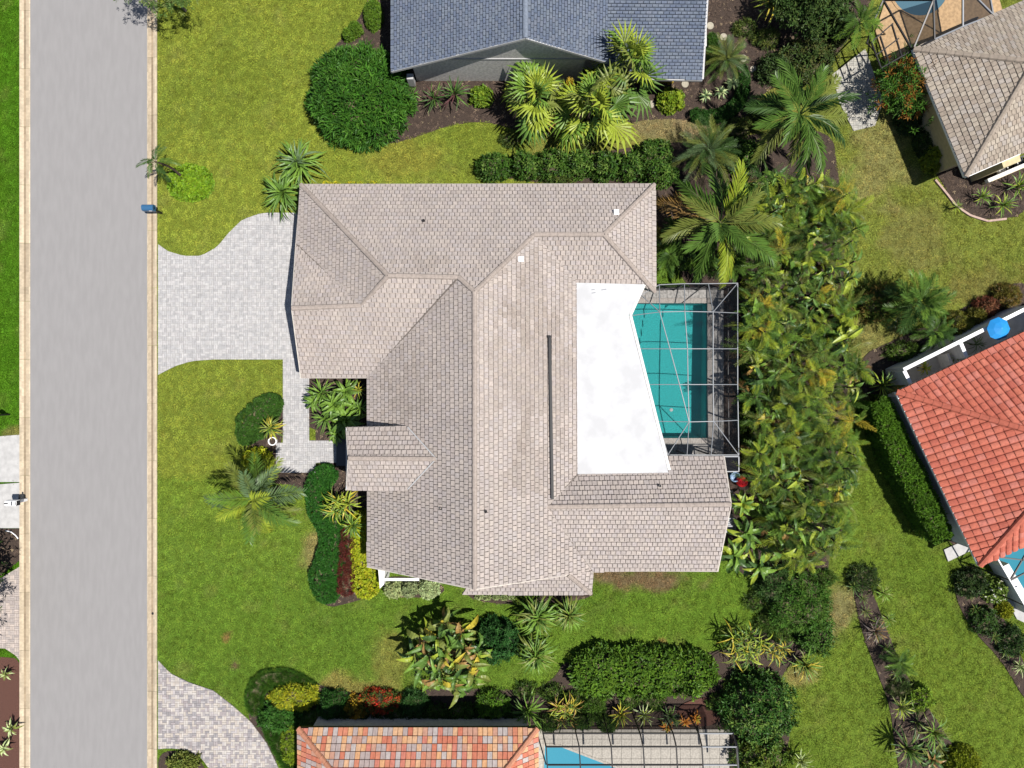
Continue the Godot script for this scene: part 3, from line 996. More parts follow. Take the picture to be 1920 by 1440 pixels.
	# concrete edging round two of the beds
	var edges := [
		["pale pink concrete edging curving round the bed below the covered porch", [1752, 338, 1772, 362, 1792, 388, 1818, 405, 1850, 415, 1885, 411]],
		["thin dark edging between lawn and yellow shrub bed", [462, 1310, 474, 1278, 500, 1262, 540, 1260, 570, 1272, 605, 1292]]]
	for i in 2:
		var t := thing("bed_edging", edges[i][0], "edging")
		var line := smooth_line(edges[i][1])
		for k in line.size() - 1:
			bar_part("edging_block", Vector3(line[k].x, 0.05, line[k].y), Vector3(line[k + 1].x, 0.05, line[k + 1].y), 0.11, 0.14, M.pink_edge if i == 0 else M.bark, t)

func smooth_line(points: Array) -> PackedVector2Array:
	var c := Curve2D.new()
	var p := plan(points)
	for i in p.size():
		var t := (p[min(i + 1, p.size() - 1)] - p[max(i - 1, 0)]) / 6.0
		c.add_point(p[i], -t if i else Vector2.ZERO, t if i < p.size() - 1 else Vector2.ZERO)
	var out := PackedVector2Array()
	var n := maxi(4, int(c.get_baked_length() / 0.35))
	for i in n + 1: out.push_back(c.sample_baked(c.get_baked_length() * i / n))
	return out

func kerb_line(lawn_u: float, road_u: float, side: float, every: float, offset: float, lean: float) -> void:
	var o := Node3D.new()
	o.name = numbered("kerb")
	o.set_meta("kind", "structure")
	add_child(o)
	var x_road := at(road_u, 0).x
	var x_lawn := at(lawn_u, 0).x
	var w := x_lawn - x_road
	var prof := [[0.0, 0.012], [0.12, 0.03], [0.42, 0.016], [0.62, 0.022], [0.8, 0.06], [1.0, 0.066]]
	for i in range(-4, 18):
		var za := (i * every + offset - 720.0) * UNIT + 0.006
		var zb := ((i + 1) * every + offset - 720.0) * UNIT - 0.006
		var b := Builder.new()
		# poured concrete, its gutter pan stained brown by standing water and leaves (plain in the photograph)
		var cream := Color(0.47, 0.39, 0.28) * rng.randf_range(0.9, 1.08)
		var stained := Color(0.27, 0.21, 0.14) * rng.randf_range(0.8, 1.3)
		for n in 8:
			var z0 := lerpf(za, zb, n / 8.0)
			var z1 := lerpf(za, zb, (n + 1) / 8.0)
			for k in prof.size() - 1:
				var stain := rng.randf_range(0.85, 1.1)
				b.col = (stained if k in [2] else cream.lerp(stained, 0.35) if k == 1 else cream) * stain
				var a := Vector3(x_road + w * prof[k][0], prof[k][1], z0)
				var c := Vector3(x_road + w * prof[k + 1][0], prof[k + 1][1], z0)
				var d := Vector3(c.x, c.y, z1)
				var e := Vector3(a.x, a.y, z1)
				if w > 0: b.quad(a, e, d, c)
				else: b.quad(a, c, d, e)
			b.quad(Vector3(x_lawn, 0.066, z0), Vector3(x_lawn, 0.066, z1), Vector3(x_lawn, -0.02, z1), Vector3(x_lawn, -0.02, z0))
		put("kerb_segment", b.mesh(), M.kerb, o)
	no_grass.append(PackedVector2Array([Vector2(x_road, -60), Vector2(x_lawn, -60), Vector2(x_lawn, 60), Vector2(x_road, 60)]))

func paved(called: String, poly: PackedVector2Array, colors: Array, l: float, w: float) -> void:
	# a bed of jointing sand with single pavers on it, in pairs laid across each other
	var root := sheet(called, poly, -0.02, 0.022, M.joint)
	var b := Builder.new()
	var lo := Vector2(1e9, 1e9)
	var hi := Vector2(-1e9, -1e9)
	for p in poly:
		lo = lo.min(p); hi = hi.max(p)
	var cell := l
	var gap := 0.012
	var i := 0
	var x := lo.x
	while x < hi.x:
		var k := 0
		var z := lo.y
		while z < hi.y:
			var rects := []
			if (i + k) % 2:
				for s in 2: rects.append(Rect2(x, z + s * cell / 2, cell, cell / 2))
			else:
				for s in 2: rects.append(Rect2(x + s * cell / 2, z, cell / 2, cell))
			for r in rects:
				var box := PackedVector2Array([r.position + Vector2(gap, gap) / 2, Vector2(r.end.x - gap / 2, r.position.y + gap / 2), r.end - Vector2(gap, gap) / 2, Vector2(r.position.x + gap / 2, r.end.y - gap / 2)])
				var hit := 0
				for c in box:
					if Geometry2D.is_point_in_polygon(c, poly): hit += 1
				if hit == 0: continue
				var t := rng.randf_range(0.94, 1.06)
				var c0: Color = colors[rng.randi() % colors.size()]
				b.col = Color(c0.r * t, c0.g * t, c0.b * t)
				var y := 0.05 + rng.randf_range(-0.003, 0.003)
				if hit == 4: b.prism(box, 0.02, y)
				else:
					for piece in Geometry2D.intersect_polygons(box, poly):
						if piece.size() > 2: b.prism(piece, 0.02, y)
			k += 1
			z += cell
		i += 1
		x += cell
	var o := put("pavers", b.mesh(), M.paver, root)
	o.set_meta("kind", "stuff")

func grass() -> void:
	# short blades over every lawn in view
	var b := Builder.new()
	for i in 7:
		var yaw := i * 0.9 + rng.randf() * 0.5
		var el := deg_to_rad(rng.randf_range(25, 75))
		var d := Vector3(cos(yaw) * cos(el), sin(el), sin(yaw) * cos(el))
		var up := Vector3(-cos(yaw) * sin(el), cos(el), -sin(yaw) * sin(el))
		var t := rng.randf_range(0.8, 1.25)
		b.col = Color(t, t, t)
		leaf2(b, Vector3(cos(yaw) * 0.2, 0, sin(yaw) * 0.2), d, up, rng.randf_range(0.6, 1.1), 0.14, 0.2, 0.3)
	var boxes := []
	for p in no_grass:
		var r := Rect2(p[0], Vector2.ZERO)
		for q in p: r = r.expand(q)
		boxes.append(r)
	var buf := PackedFloat32Array()
	var count := 0
	for i in 170000:
		var x := rng.randf_range(-29.5, 29.5)
		var z := rng.randf_range(-22.2, 22.2)
		if x > -26.4 and x < -19.95: continue
		var p := Vector2(x, z)
		var blocked := false
		for k in no_grass.size():
			if boxes[k].has_point(p) and Geometry2D.is_point_in_polygon(p, no_grass[k]):
				blocked = true
				break
		if blocked: continue
		var c := lot_color(x, z)
		var t := rng.randf_range(0.4, 1.0) if rng.randf() < 0.5 else rng.randf_range(1.0, 2.0)
		var s := rng.randf_range(0.10, 0.21)
		var f := rng.randf() * TAU
		var ca := cos(f) * s
		var sa := sin(f) * s
		buf.append_array(PackedFloat32Array([ca, 0, sa, x, 0, s * 0.45, 0, -0.005, -sa, 0, ca, z, c.r * t * rng.randf_range(0.95, 1.2), c.g * t, c.b * t, 1]))
		count += 1
	var mm := MultiMesh.new()
	mm.transform_format = MultiMesh.TRANSFORM_3D
	mm.use_colors = true
	mm.mesh = b.mesh()
	mm.instance_count = count
	mm.buffer = buf
	var mi := MultiMeshInstance3D.new()
	mi.multimesh = mm
	mi.material_override = M.grass
	mi.name = "grass"
	tag(mi, "short green turf covering the lawns round the houses", "grass", "", "stuff")
	add_child(mi)

func mulch_chips() -> void:
	# loose bark on the beds
	var b := Builder.new()
	for i in 3:
		b.col = Color(1, 1, 1) * rng.randf_range(0.7, 1.3)
		var f := i * 2.1
		b.box(Transform3D(Basis(Vector3.UP, f) * Basis(Vector3.RIGHT, rng.randf_range(-0.5, 0.5)), Vector3(cos(f) * 0.8, 0.25, sin(f) * 0.8)), Vector3(1.3, 0.18, 0.45))
	var buf := PackedFloat32Array()
	var count := 0
	for k in beds_laid.size():
		var p: PackedVector2Array = beds_laid[k]
		var r := Rect2(p[0], Vector2.ZERO)
		for q in p: r = r.expand(q)
		var n := int(minf(r.get_area() * 55.0, 24000.0))
		for i in n:
			var x := rng.randf_range(r.position.x, r.end.x)
			var z := rng.randf_range(r.position.y, r.end.y)
			if absf(x) > 29.5 or absf(z) > 22.2: continue
			if not Geometry2D.is_point_in_polygon(Vector2(x, z), p): continue
			var t := rng.randf()
			var c := Color(0.035, 0.024, 0.019).lerp(Color(0.15, 0.105, 0.075), t * t)
			if rng.randf() < 0.06: c = Color(0.26, 0.2, 0.12)
			var s := rng.randf_range(0.03, 0.075)
			var f := rng.randf() * TAU
			var ca := cos(f) * s
			var sa := sin(f) * s
			buf.append_array(PackedFloat32Array([ca, 0, sa, x, 0, s, 0, 0.012 + k * 0.0045, -sa, 0, ca, z, c.r, c.g, c.b, 1]))
			count += 1
	var mm := MultiMesh.new()
	mm.transform_format = MultiMesh.TRANSFORM_3D
	mm.use_colors = true
	mm.mesh = b.mesh()
	mm.instance_count = count
	mm.buffer = buf
	var mi := MultiMeshInstance3D.new()
	mi.multimesh = mm
	var m := mat(Color(1, 1, 1), 0.95)
	m.vertex_color_use_as_albedo = true
	mi.material_override = m
	mi.name = "bark_chips"
	tag(mi, "loose brown bark chips strewn over the planting beds", "mulch", "", "stuff")
	add_child(mi)

# ---------------------------------------------------------------- houses
func corners(list: Array) -> Array:
	var out := []
	for p in list: out.append(at(p[0], p[1], p[2]))
	return out

func wall_block(parent: Node3D, poly: PackedVector2Array, top: float, m: Material, called := "wall") -> MeshInstance3D:
	var b := Builder.new()
	b.prism(poly, -0.05, top)
	no_grass.append(poly)
	return put(called, b.mesh(), m, parent)

func steep(h: float) -> float: return 2.7 + maxf(h - 2.7, 0) * 1.5 + minf(h - 2.7, 0)

func main_house() -> void:
	var house := thing("house", "large house with pale beige-grey tiled roof and white flat section beside the pool", "house")
	var colors := [Color(0.385, 0.336, 0.306), Color(0.371, 0.326, 0.297), Color(0.396, 0.345, 0.310), Color(0.361, 0.318, 0.296), Color(0.368, 0.327, 0.309), Color(0.350, 0.306, 0.281)]
	var r := new_roof(house, 0.265, 0.262, 0.03, colors, 300, 0.12, false, true, 1.1)
	var A := [565, 347, 2.7]; var B := [1227, 346, 2.7]; var P1 := [728, 517, 4.83]; var P2 := [860, 520, 4.86]; var T := [890, 547, 5.13]
	var R1 := [1132, 440, 3.85]; var R2 := [1002, 440, 3.85]; var X1 := [1080, 529, 2.92]; var X2 := [1207, 534, 2.86]; var E := [1228, 548, 2.7]
	var C1 := [556, 458, 2.7]; var K := [678, 573, 4.18]; var G := [548, 578, 4.18]; var L1 := [565, 707, 2.7]; var L2 := [690, 707, 2.7]
	var D := [690, 1062, 2.7]; var Q := [890, 1104, 5.1]; var Y := [1065, 1077, 3.1]; var Z := [1112, 1069, 2.62]; var F := [1084, 890, 2.95]; var V := [1022, 950, 3.58]
	var O := [1370, 945, 3.6]; var I := [1345, 1070, 2.7]; var J := [1357, 857, 2.58]; var J2 := [1250, 857, 2.6]; var F2 := [1253, 888, 2.93]
	var S1 := [867, 1113, 2.6]; var S2 := [1108, 1113, 2.6]; var S3 := [884, 1086, 3.0]
	var N1 := [650, 803, 3.62]; var N2 := [765, 801, 3.62]; var N3 := [818, 860, 4.27]; var N4 := [654, 859, 4.27]; var N5 := [765, 917, 3.62]; var N6 := [650, 917, 3.62]
	for q in [P1, P2, T, R1, R2, X1, X2, K, G, Q, Y, F, V, O, F2, S3, N1, N2, N3, N4, N5, N6]: q[2] = steep(q[2])
	for q in [N1, N2, N3, N4, N5, N6]: q[2] += 0.2
	r["stains"] = [[at(1010, 690, 4.4), 2.6, 0.6], [at(1000, 560, 4.6), 2.0, 0.8], [at(760, 720, 3.8), 1.6, 0.7], [at(1000, 860, 4.4), 1.3, 0.6], [at(790, 500, 4.9), 1.6, 2.0]]
	lay(corners([A, B, R1, R2, T, P2, P1]), r)
	lay(corners([A, P1, K, C1]), r)
	lay(corners([C1, K, G]), r)
	lay(corners([G, K, P1, P2, L2, L1]), r)
	lay(corners([L2, P2, T, Q, D]), r)
	lay(corners([T, R2, X1, F, V, Z, Y, Q]), r)
	lay(corners([R2, R1, E, X2, X1]), r)
	lay(corners([B, E, R1]), r)
	lay(corners([V, F, F2, J2, J, O]), r)
	lay(corners([V, O, I, [1112, 1070, 2.62]]), r)
	lay(corners([S1, S2, Y, S3]), r)
	lay(corners([Y, Z, S2]), r)
	# small gabled roof over the front door
	lay(corners([N1, N4, N3, N2]), r)
	lay(corners([N6, N5, N3, N4]), r)
	finish_roof(r, M.deck)
	var roof: Node = r.parent
	var lift := Vector3.UP * 0.06
	for e in [[A, P1], [P1, K], [P1, P2], [P2, T], [T, Q], [R2, R1], [R1, B], [R1, E], [T, R2], [V, O], [G, K], [N4, N3], [Y, S2]]:
		ridge(at(e[0][0], e[0][1], e[0][2]) + lift, at(e[1][0], e[1][1], e[1][2]) + lift, M.cap, roof)
	# valleys: dark bars laid along the inward folds of the roof
	for e in [[C1, K], [P2, L2], [R2, X1], [F, V], [V, Z]]:
		bar_part("valley", at(e[0][0], e[0][1], e[0][2] + 0.075), at(e[1][0], e[1][1], e[1][2] + 0.075), 0.06, 0.05, M.flashing, roof)
	for e in [[N2, N3], [N5, N3], [N1, N6]]:
		bar_part("flashing", at(e[0][0], e[0][1], e[0][2] + 0.1), at(e[1][0], e[1][1], e[1][2] + 0.1), 0.06, 0.08, M.trim, roof)
	for e in [[A, B], [A, C1], [B, E], [L1, L2], [L2, D], [I, Z], [S1, S2], [J2, J], [N1, N2], [N6, N5], [X2, E]]:
		gutter(at(e[0][0], e[0][1], e[0][2]), at(e[1][0], e[1][1], e[1][2]), M.gutter, house)
	for e in [[C1, G], [G, L1], [D, Q], [Q, Y], [J, O], [O, I], [N1, N4], [N4, N6]]:
		bar_part("rake_board", at(e[0][0], e[0][1], e[0][2] - 0.1), at(e[1][0], e[1][1], e[1][2] - 0.1), 0.05, 0.2, M.stucco, house)
	# white membrane over the rear porch
	var flat := Builder.new()
	var fp := PackedVector2Array()
	for p in [[1080, 530], [1206, 533], [1179, 591], [1254, 889], [1083, 891]]:
		var w := at(p[0], p[1], 3.12)
		fp.push_back(Vector2(w.x, w.z))
	flat.prism(fp, 2.72, 3.12)
	put("flat_roof", flat.mesh(), M.white_roof, house)
	for e in [[[1206, 534], [1180, 591]], [[1180, 591], [1254, 886]]]:
		bar_part("gutter", at(e[0][0] + 2, e[0][1], 2.97), at(e[1][0] + 2, e[1][1], 2.97), 0.14, 0.14, M.off_white, house)
	# grey scuffs left on the membrane
	for s in [[1112, 543, 6, 1.5], [1113, 549, 7, 1.5], [1132, 543, 9, 1.6]]:
		box_part("scuff", at(s[0], s[1], 3.124), Vector3(s[2] * UNIT, 0.002, s[3] * UNIT), M.alu, house, 0.15)
	# walls
	var inset := 16.0
	wall_block(house, plan([565 + inset, 347 + inset, 1227 - inset, 347 + inset, 1227 - inset, 540, 1080, 540, 1080, 880, 1240, 880, 1240, 868, 1343, 868, 1343, 1058, 1096, 1058, 1096, 1090, 880, 1090, 880, 1066, 720, 1050, 706, 1050, 706, 692, 580, 692], 2.7), 2.64, M.stucco)
	# masonry gable behind each rake, from wall top to just under the tiles
	for g in [[[580, 470, 2.6], [578, 578, 4.7], [580, 695, 2.6]], [[708, 1054, 2.6], [890, 1076, 6.0], [1058, 1058, 3.1], [1080, 1056, 2.6]], [[1340, 872, 2.5], [1350, 945, 3.85], [1332, 1056, 2.6]]]:
		var gb := Builder.new()
		var pts := corners(g)
		var mid := Vector3.ZERO
		for p in pts: mid += p / pts.size()
		for i in range(1, pts.size() - 1):
			gb.tri(pts[0], pts[i], pts[i + 1])
			gb.tri(pts[0], pts[i + 1], pts[i])
		put("gable_wall", gb.mesh(), M.stucco, house)
	# entrance porch: two columns and a slate step
	for v in [812, 908]: box_part("column", Vector3(at(660, v, 3.5).x, 1.75, at(660, v, 3.5).z), Vector3(0.35, 3.5, 0.35), M.stucco, house)
	box_part("doorstep", at(668, 848, 0.09), Vector3(2.2, 0.14, 1.5), M.slate, house)
	box_part("garage_door", at(596, 578, 0) + Vector3(0, 1.15, 0) + Vector3(-0.28, 0, 0), Vector3(0.06, 2.3, 4.9), M.white, house)
	# roof fittings
	for v in [[977, 487, 4.17], [1155, 399, 3.38]]:
		var p := at(v[0], v[1], steep(v[2]))
		var vent := box_part("vent", p + Vector3(0, 0.14, 0), Vector3(0.26, 0.1, 0.26), M.white, house)
		box_part("vent_pipe", p + Vector3(0, 0.0, 0), Vector3(0.14, 0.28, 0.14), M.alu, vent)
	for v in [[795, 415, 3.6], [827, 952, 4.36], [911, 958, 4.88], [1236, 910, 3.2], [1329, 958, 3.4]]:
		var p := at(v[0], v[1], steep(v[2]))
		lathe_part("vent_stack", [Vector2(0.07, -0.2), Vector2(0.07, 0.22), Vector2(0.05, 0.22), Vector2(0.05, 0.1), Vector2(0, 0.1)], M.bronze, house, p, 10)
	var pipe := bar_part("black_pipe", at(1031, 631, steep(3.58) + 0.15), at(1036, 936, steep(3.56) + 0.15), 0.13, 0.12, M.black, house)
	bar_part("pipe_elbow", at(1026, 631, steep(3.63) + 0.15), at(1033, 631, steep(3.57) + 0.15), 0.11, 0.1, M.black, pipe)
	# low white wall of the south-west corner
	var low := wall_block(house, plan([709, 1066, 722, 1066, 720, 1096, 712, 1104], 1.6), 1.6, M.stucco_white, "garden_wall")
	low.position.y = 0.0
	bar_part("window_ledge", at(722, 1086, 1.5), at(786, 1086, 1.5), 0.14, 0.12, M.white, house)

func screen_quad(parent: Node, pts: Array, m: Material) -> void:
	var b := Builder.new()
	b.col = Color(1, 1, 1)
	for i in range(1, pts.size() - 1): b.tri(pts[0], pts[i], pts[i + 1])
	put("screen_panel", b.mesh(), m, parent)

func pool_and_cage() -> void:
	# deck of pale stone with the basin let into it
	var stone := textured(mat(Color(0.36, 0.345, 0.325), 0.85), gray_texture(41, 0.03, 4, 0.62, 1.0, 512, 1.0, 2.0), 3.0)
	var outer := plan([1170, 540, 1356, 540, 1359, 868, 1170, 868])
	var basin := [1178.0, 569.0, 1325.0, 821.0]
	var a := at(basin[0], basin[1]); var c := at(basin[2], basin[3])
	var deck := Node3D.new()
	deck.name = "pool_deck"
	deck.set_meta("kind", "structure")
	add_child(deck)
	no_grass.append(plan([1160, 535, 1360, 535, 1360, 870, 1160, 870]))
	var hole := Rect2(a.x, a.z, c.x - a.x, c.z - a.z)
	# slabs round the basin, each its own stone
	var size := 0.6
	var x := outer[0].x
	while x < outer[1].x:
		var z := outer[0].y
		while z < outer[2].y:
			var box := PackedVector2Array([Vector2(x + 0.006, z + 0.006), Vector2(minf(x + size, outer[1].x) - 0.006, z + 0.006), Vector2(minf(x + size, outer[1].x) - 0.006, z + size - 0.006), Vector2(x + 0.006, z + size - 0.006)])
			var pit := PackedVector2Array([hole.position - Vector2(0.3, 0.3), Vector2(hole.end.x + 0.3, hole.position.y - 0.3), hole.end + Vector2(0.3, 0.3), Vector2(hole.position.x - 0.3, hole.end.y + 0.3)])
			for piece in Geometry2D.clip_polygons(box, pit):
				if piece.size() < 3: continue
				var b := Builder.new()
				b.prism(piece, -0.05, 0.1 + rng.randf_range(-0.002, 0.002))
				put("deck_slab", b.mesh(), stone, deck)
			z += size
		x += size
	var cop := textured(mat(Color(0.36, 0.33, 0.30), 0.8), M.tile_grain, 1.1)
	var ring := [[hole.position - Vector2(0.29, 0.29), Vector2(hole.end.x + 0.29, hole.position.y)], [Vector2(hole.position.x - 0.29, hole.end.y), hole.end + Vector2(0.29, 0.29)], [Vector2(hole.end.x, hole.position.y + 0.005), Vector2(hole.end.x + 0.29, hole.end.y - 0.005)], [Vector2(hole.position.x - 0.29, hole.position.y + 0.005), Vector2(hole.position.x, hole.end.y - 0.005)]]
	for q in ring:
		var s: Vector2 = q[1] - q[0]
		var n := maxi(1, int(maxf(s.x, s.y) / 0.6))
		for i in n:
			var p0: Vector2 = q[0]
			var step := Vector2(s.x / n, 0) if s.x > s.y else Vector2(0, s.y / n)
			var d := Vector2(step.x if s.x > s.y else s.x, step.y if s.x <= s.y else s.y)
			p0 += step * i
			box_part("coping_stone", Vector3(p0.x + d.x / 2, 0.06, p0.y + d.y / 2), Vector3(d.x - 0.012, 0.12, d.y - 0.012), cop, deck)
	# basin
	var pool := thing("swimming_pool", "rectangular teal swimming pool under the screened cage", "pool", Vector3(hole.get_center().x, 0, hole.get_center().y))
	var half := hole.size / 2
	var plaster := textured(mat(Color(0.026, 0.41, 0.41), 0.8), gray_texture(43, 0.05, 4, 0.6, 1.0, 512, 1.0, 2.2), 1.8)
	var band := mat(Color(0.015, 0.06, 0.08), 0.4)
	var deep := -1.25
	var b1 := Builder.new()
	b1.quad(Vector3(-half.x, deep, half.y), Vector3(half.x, deep, half.y), Vector3(half.x, -1.0, -half.y), Vector3(-half.x, -1.0, -half.y))
	put("pool_floor", b1.mesh(), plaster, pool)
	for w in [[Vector3(-half.x, 0, -half.y), Vector3(half.x, 0, -half.y)], [Vector3(half.x, 0, -half.y), Vector3(half.x, 0, half.y)], [Vector3(half.x, 0, half.y), Vector3(-half.x, 0, half.y)], [Vector3(-half.x, 0, half.y), Vector3(-half.x, 0, -half.y)]]:
		var b2 := Builder.new()
		var dn := Vector3.DOWN * 1.55
		var up := Vector3.UP * -0.08
		b2.quad(w[0] + up, w[1] + up, w[1] + dn, w[0] + dn)
		put("pool_wall", b2.mesh(), plaster, pool)
		var b3 := Builder.new()
		b3.quad(w[0] + Vector3.UP * 0.06, w[1] + Vector3.UP * 0.06, w[1] + up, w[0] + up)
		put("tile_band", b3.mesh(), band, pool)
	# corner steps, cut across the north-west corner
	for i in 4:
		var l := 2.2 - i * 0.38
		var b4 := Builder.new()
		b4.prism(PackedVector2Array([Vector2(-half.x + 0.01, -half.y + 0.01), Vector2(-half.x + l + 0.5, -half.y + 0.01), Vector2(-half.x + 0.01, -half.y + l * 1.1 + 0.8)]), -1.4, -0.82 + i * 0.2)
		put("pool_step", b4.mesh(), plaster, pool)
	lathe_part("main_drain", [Vector2(0.1, 0.0), Vector2(0.1, 0.02), Vector2(0, 0.03)], M.trim, pool, Vector3(at(1268, 770).x - pool.position.x, -1.2, at(1268, 770).z - pool.position.z), 14)
	var water := StandardMaterial3D.new()
	water.albedo_color = Color(0.0, 0.42, 0.40, 0.10)
	water.transparency = BaseMaterial3D.TRANSPARENCY_ALPHA
	water.roughness = 0.04
	var wave := FastNoiseLite.new()
	wave.seed = 4; wave.frequency = 0.03
	var wave_img: Image = wave.get_seamless_image(256, 256)
	wave_img.bump_map_to_normal_map(6.0)
	water.normal_enabled = true
	water.normal_texture = ImageTexture.create_from_image(wave_img)
	water.normal_scale = 0.08
	water.uv1_triplanar = true
	water.uv1_world_triplanar = true
	water.uv1_scale = Vector3.ONE / 1.5
	var wb := Builder.new()
	wb.quad(Vector3(-half.x + 0.001, -0.03, half.y - 0.001), Vector3(half.x - 0.001, -0.03, half.y - 0.001), Vector3(half.x - 0.001, -0.03, -half.y + 0.001), Vector3(-half.x + 0.001, -0.03, -half.y + 0.001))
	put("water_surface", wb.mesh(), water, pool)
	# the screened cage
	var cage := thing("pool_cage", "grey aluminium screen cage over the teal pool", "screen cage")
	var mesh_roof := screen_material(0.16)
	var mesh_wall := screen_material(0.5)
	var e := {}
	var spots := {"n0": [1236, 534, 2.45], "n1": [1283, 532, 2.45], "n2": [1328, 532, 2.45], "ne": [1383, 531, 2.45], "e1": [1383, 587, 2.45], "e2": [1383, 654, 2.45], "e3": [1383, 721, 2.45], "e4": [1384, 788, 2.45], "se": [1385, 853, 2.45], "s2": [1333, 853, 2.45], "s1": [1288, 853, 2.45], "s0": [1256, 853, 2.5],
		"t0": [1237, 585, 3.3], "t1": [1284, 584, 3.3], "t2": [1337, 585, 3.3], "u0": [1256, 654, 3.3], "u1": [1289, 654, 3.3], "u2": [1337, 654, 3.3], "w0": [1274, 721, 3.3], "w1": [1290, 721, 3.3], "w2": [1337, 721, 3.3], "x1": [1292, 791, 3.3], "x2": [1338, 790, 3.3],
		"h0": [1202, 553, 2.8], "h1": [1182, 592, 2.8], "h2": [1198, 654, 2.8], "h3": [1215, 721, 2.8], "h4": [1234, 790, 2.8], "h5": [1252, 853, 2.8]}
	for k in spots: e[k] = at(spots[k][0], spots[k][1], spots[k][2])
	var sticks := ["n0 n1", "n1 n2", "n2 ne", "ne e1", "e1 e2", "e2 e3", "e3 e4", "e4 se", "se s2", "s2 s1", "s1 s0", "t0 t1", "t1 t2", "t2 u2", "u2 w2", "w2 x2", "x1 x2", "t0 u0", "u0 w0", "w0 x1", "u0 u1", "u1 u2", "w0 w1", "w1 w2", "t1 u1", "u1 w1", "w1 x1", "n1 t1", "n2 t2", "ne t2", "e1 t2", "e2 u2", "e3 w2", "e4 x2", "se x2", "s2 x2", "s1 x1", "h5 x1", "h4 x1", "h3 w0", "h2 u0", "h1 t0", "h0 t0", "n0 t0", "h0 n0", "h0 h1", "h1 h2", "h2 h3", "h3 h4", "h4 h5", "s0 h5"]
	for s in sticks:
		var k: PackedStringArray = s.split(" ")
		bar_part("beam", e[k[0]], e[k[1]], 0.035, 0.06, M.alu, cage)
	for k in ["n0", "n1", "n2", "ne", "e1", "e2", "e3", "e4", "se", "s2", "s1", "s0"]:
		bar_part("post", Vector3(e[k].x, 0.02, e[k].z), Vector3(e[k].x, 2.42, e[k].z), 0.05, 0.08, M.bronze, cage)
	var chain := ["n0", "n1", "n2", "ne", "e1", "e2", "e3", "e4", "se"]
	for i in chain.size() - 1:
		var p: Vector3 = e[chain[i]]; var q: Vector3 = e[chain[i + 1]]
		bar_part("chair_rail", Vector3(p.x, 0.9, p.z), Vector3(q.x, 0.9, q.z), 0.04, 0.06, M.bronze, cage)
		screen_quad(cage, [Vector3(p.x, 0.1, p.z), Vector3(q.x, 0.1, q.z), q, p], mesh_wall)
	for f in [["n0", "n1", "t1", "t0"], ["n1", "n2", "t2", "t1"], ["n2", "ne", "t2"], ["ne", "e1", "t2"], ["e1", "e2", "u2", "t2"], ["e2", "e3", "w2", "u2"], ["e3", "e4", "x2", "w2"], ["e4", "se", "x2"], ["se", "s2", "x2"], ["s2", "s1", "x1", "x2"], ["s1", "h5", "x1"], ["h5", "h4", "x1"], ["h4", "h3", "w0", "x1"], ["h3", "h2", "u0", "w0"], ["h2", "h1", "t0", "u0"], ["h1", "h0", "t0"], ["h0", "n0", "t0"], ["t0", "t1", "u1", "u0"], ["t1", "t2", "u2", "u1"], ["u0", "u1", "w1", "w0"], ["u1", "u2", "w2", "w1"], ["w0", "w1", "x1"], ["w1", "w2", "x2", "x1"]]:
		var pts := []
		for k in f: pts.append(e[k])
		screen_quad(cage, pts, mesh_roof)
	# the side bay by the wing of the house
	var bay := [at(1356, 856, 2.4), at(1385, 856, 2.4), at(1385, 884, 2.4), at(1358, 884, 2.4)]
	for i in 4:
		bar_part("beam", bay[i], bay[(i + 1) % 4], 0.05, 0.08, M.alu, cage)
		bar_part("post", Vector3(bay[i].x, 0.02, bay[i].z), bay[i] + Vector3.DOWN * 0.04, 0.05, 0.06, M.bronze, cage)
	screen_quad(cage, bay, mesh_wall)
	screen_quad(cage, [Vector3(bay[1].x, 0.1, bay[1].z), Vector3(bay[2].x, 0.1, bay[2].z), bay[2], bay[1]], mesh_wall)
	screen_quad(cage, [Vector3(bay[2].x, 0.1, bay[2].z), Vector3(bay[3].x, 0.1, bay[3].z), bay[3], bay[2]], mesh_wall)

func screen_material(alpha: float) -> StandardMaterial3D:
	var m := StandardMaterial3D.new()
	m.albedo_color = Color(0.13, 0.14, 0.16, alpha)
	m.transparency = BaseMaterial3D.TRANSPARENCY_ALPHA
	m.roughness = 0.9
	m.metallic_specular = 0.1
	m.cull_mode = BaseMaterial3D.CULL_DISABLED
	return m

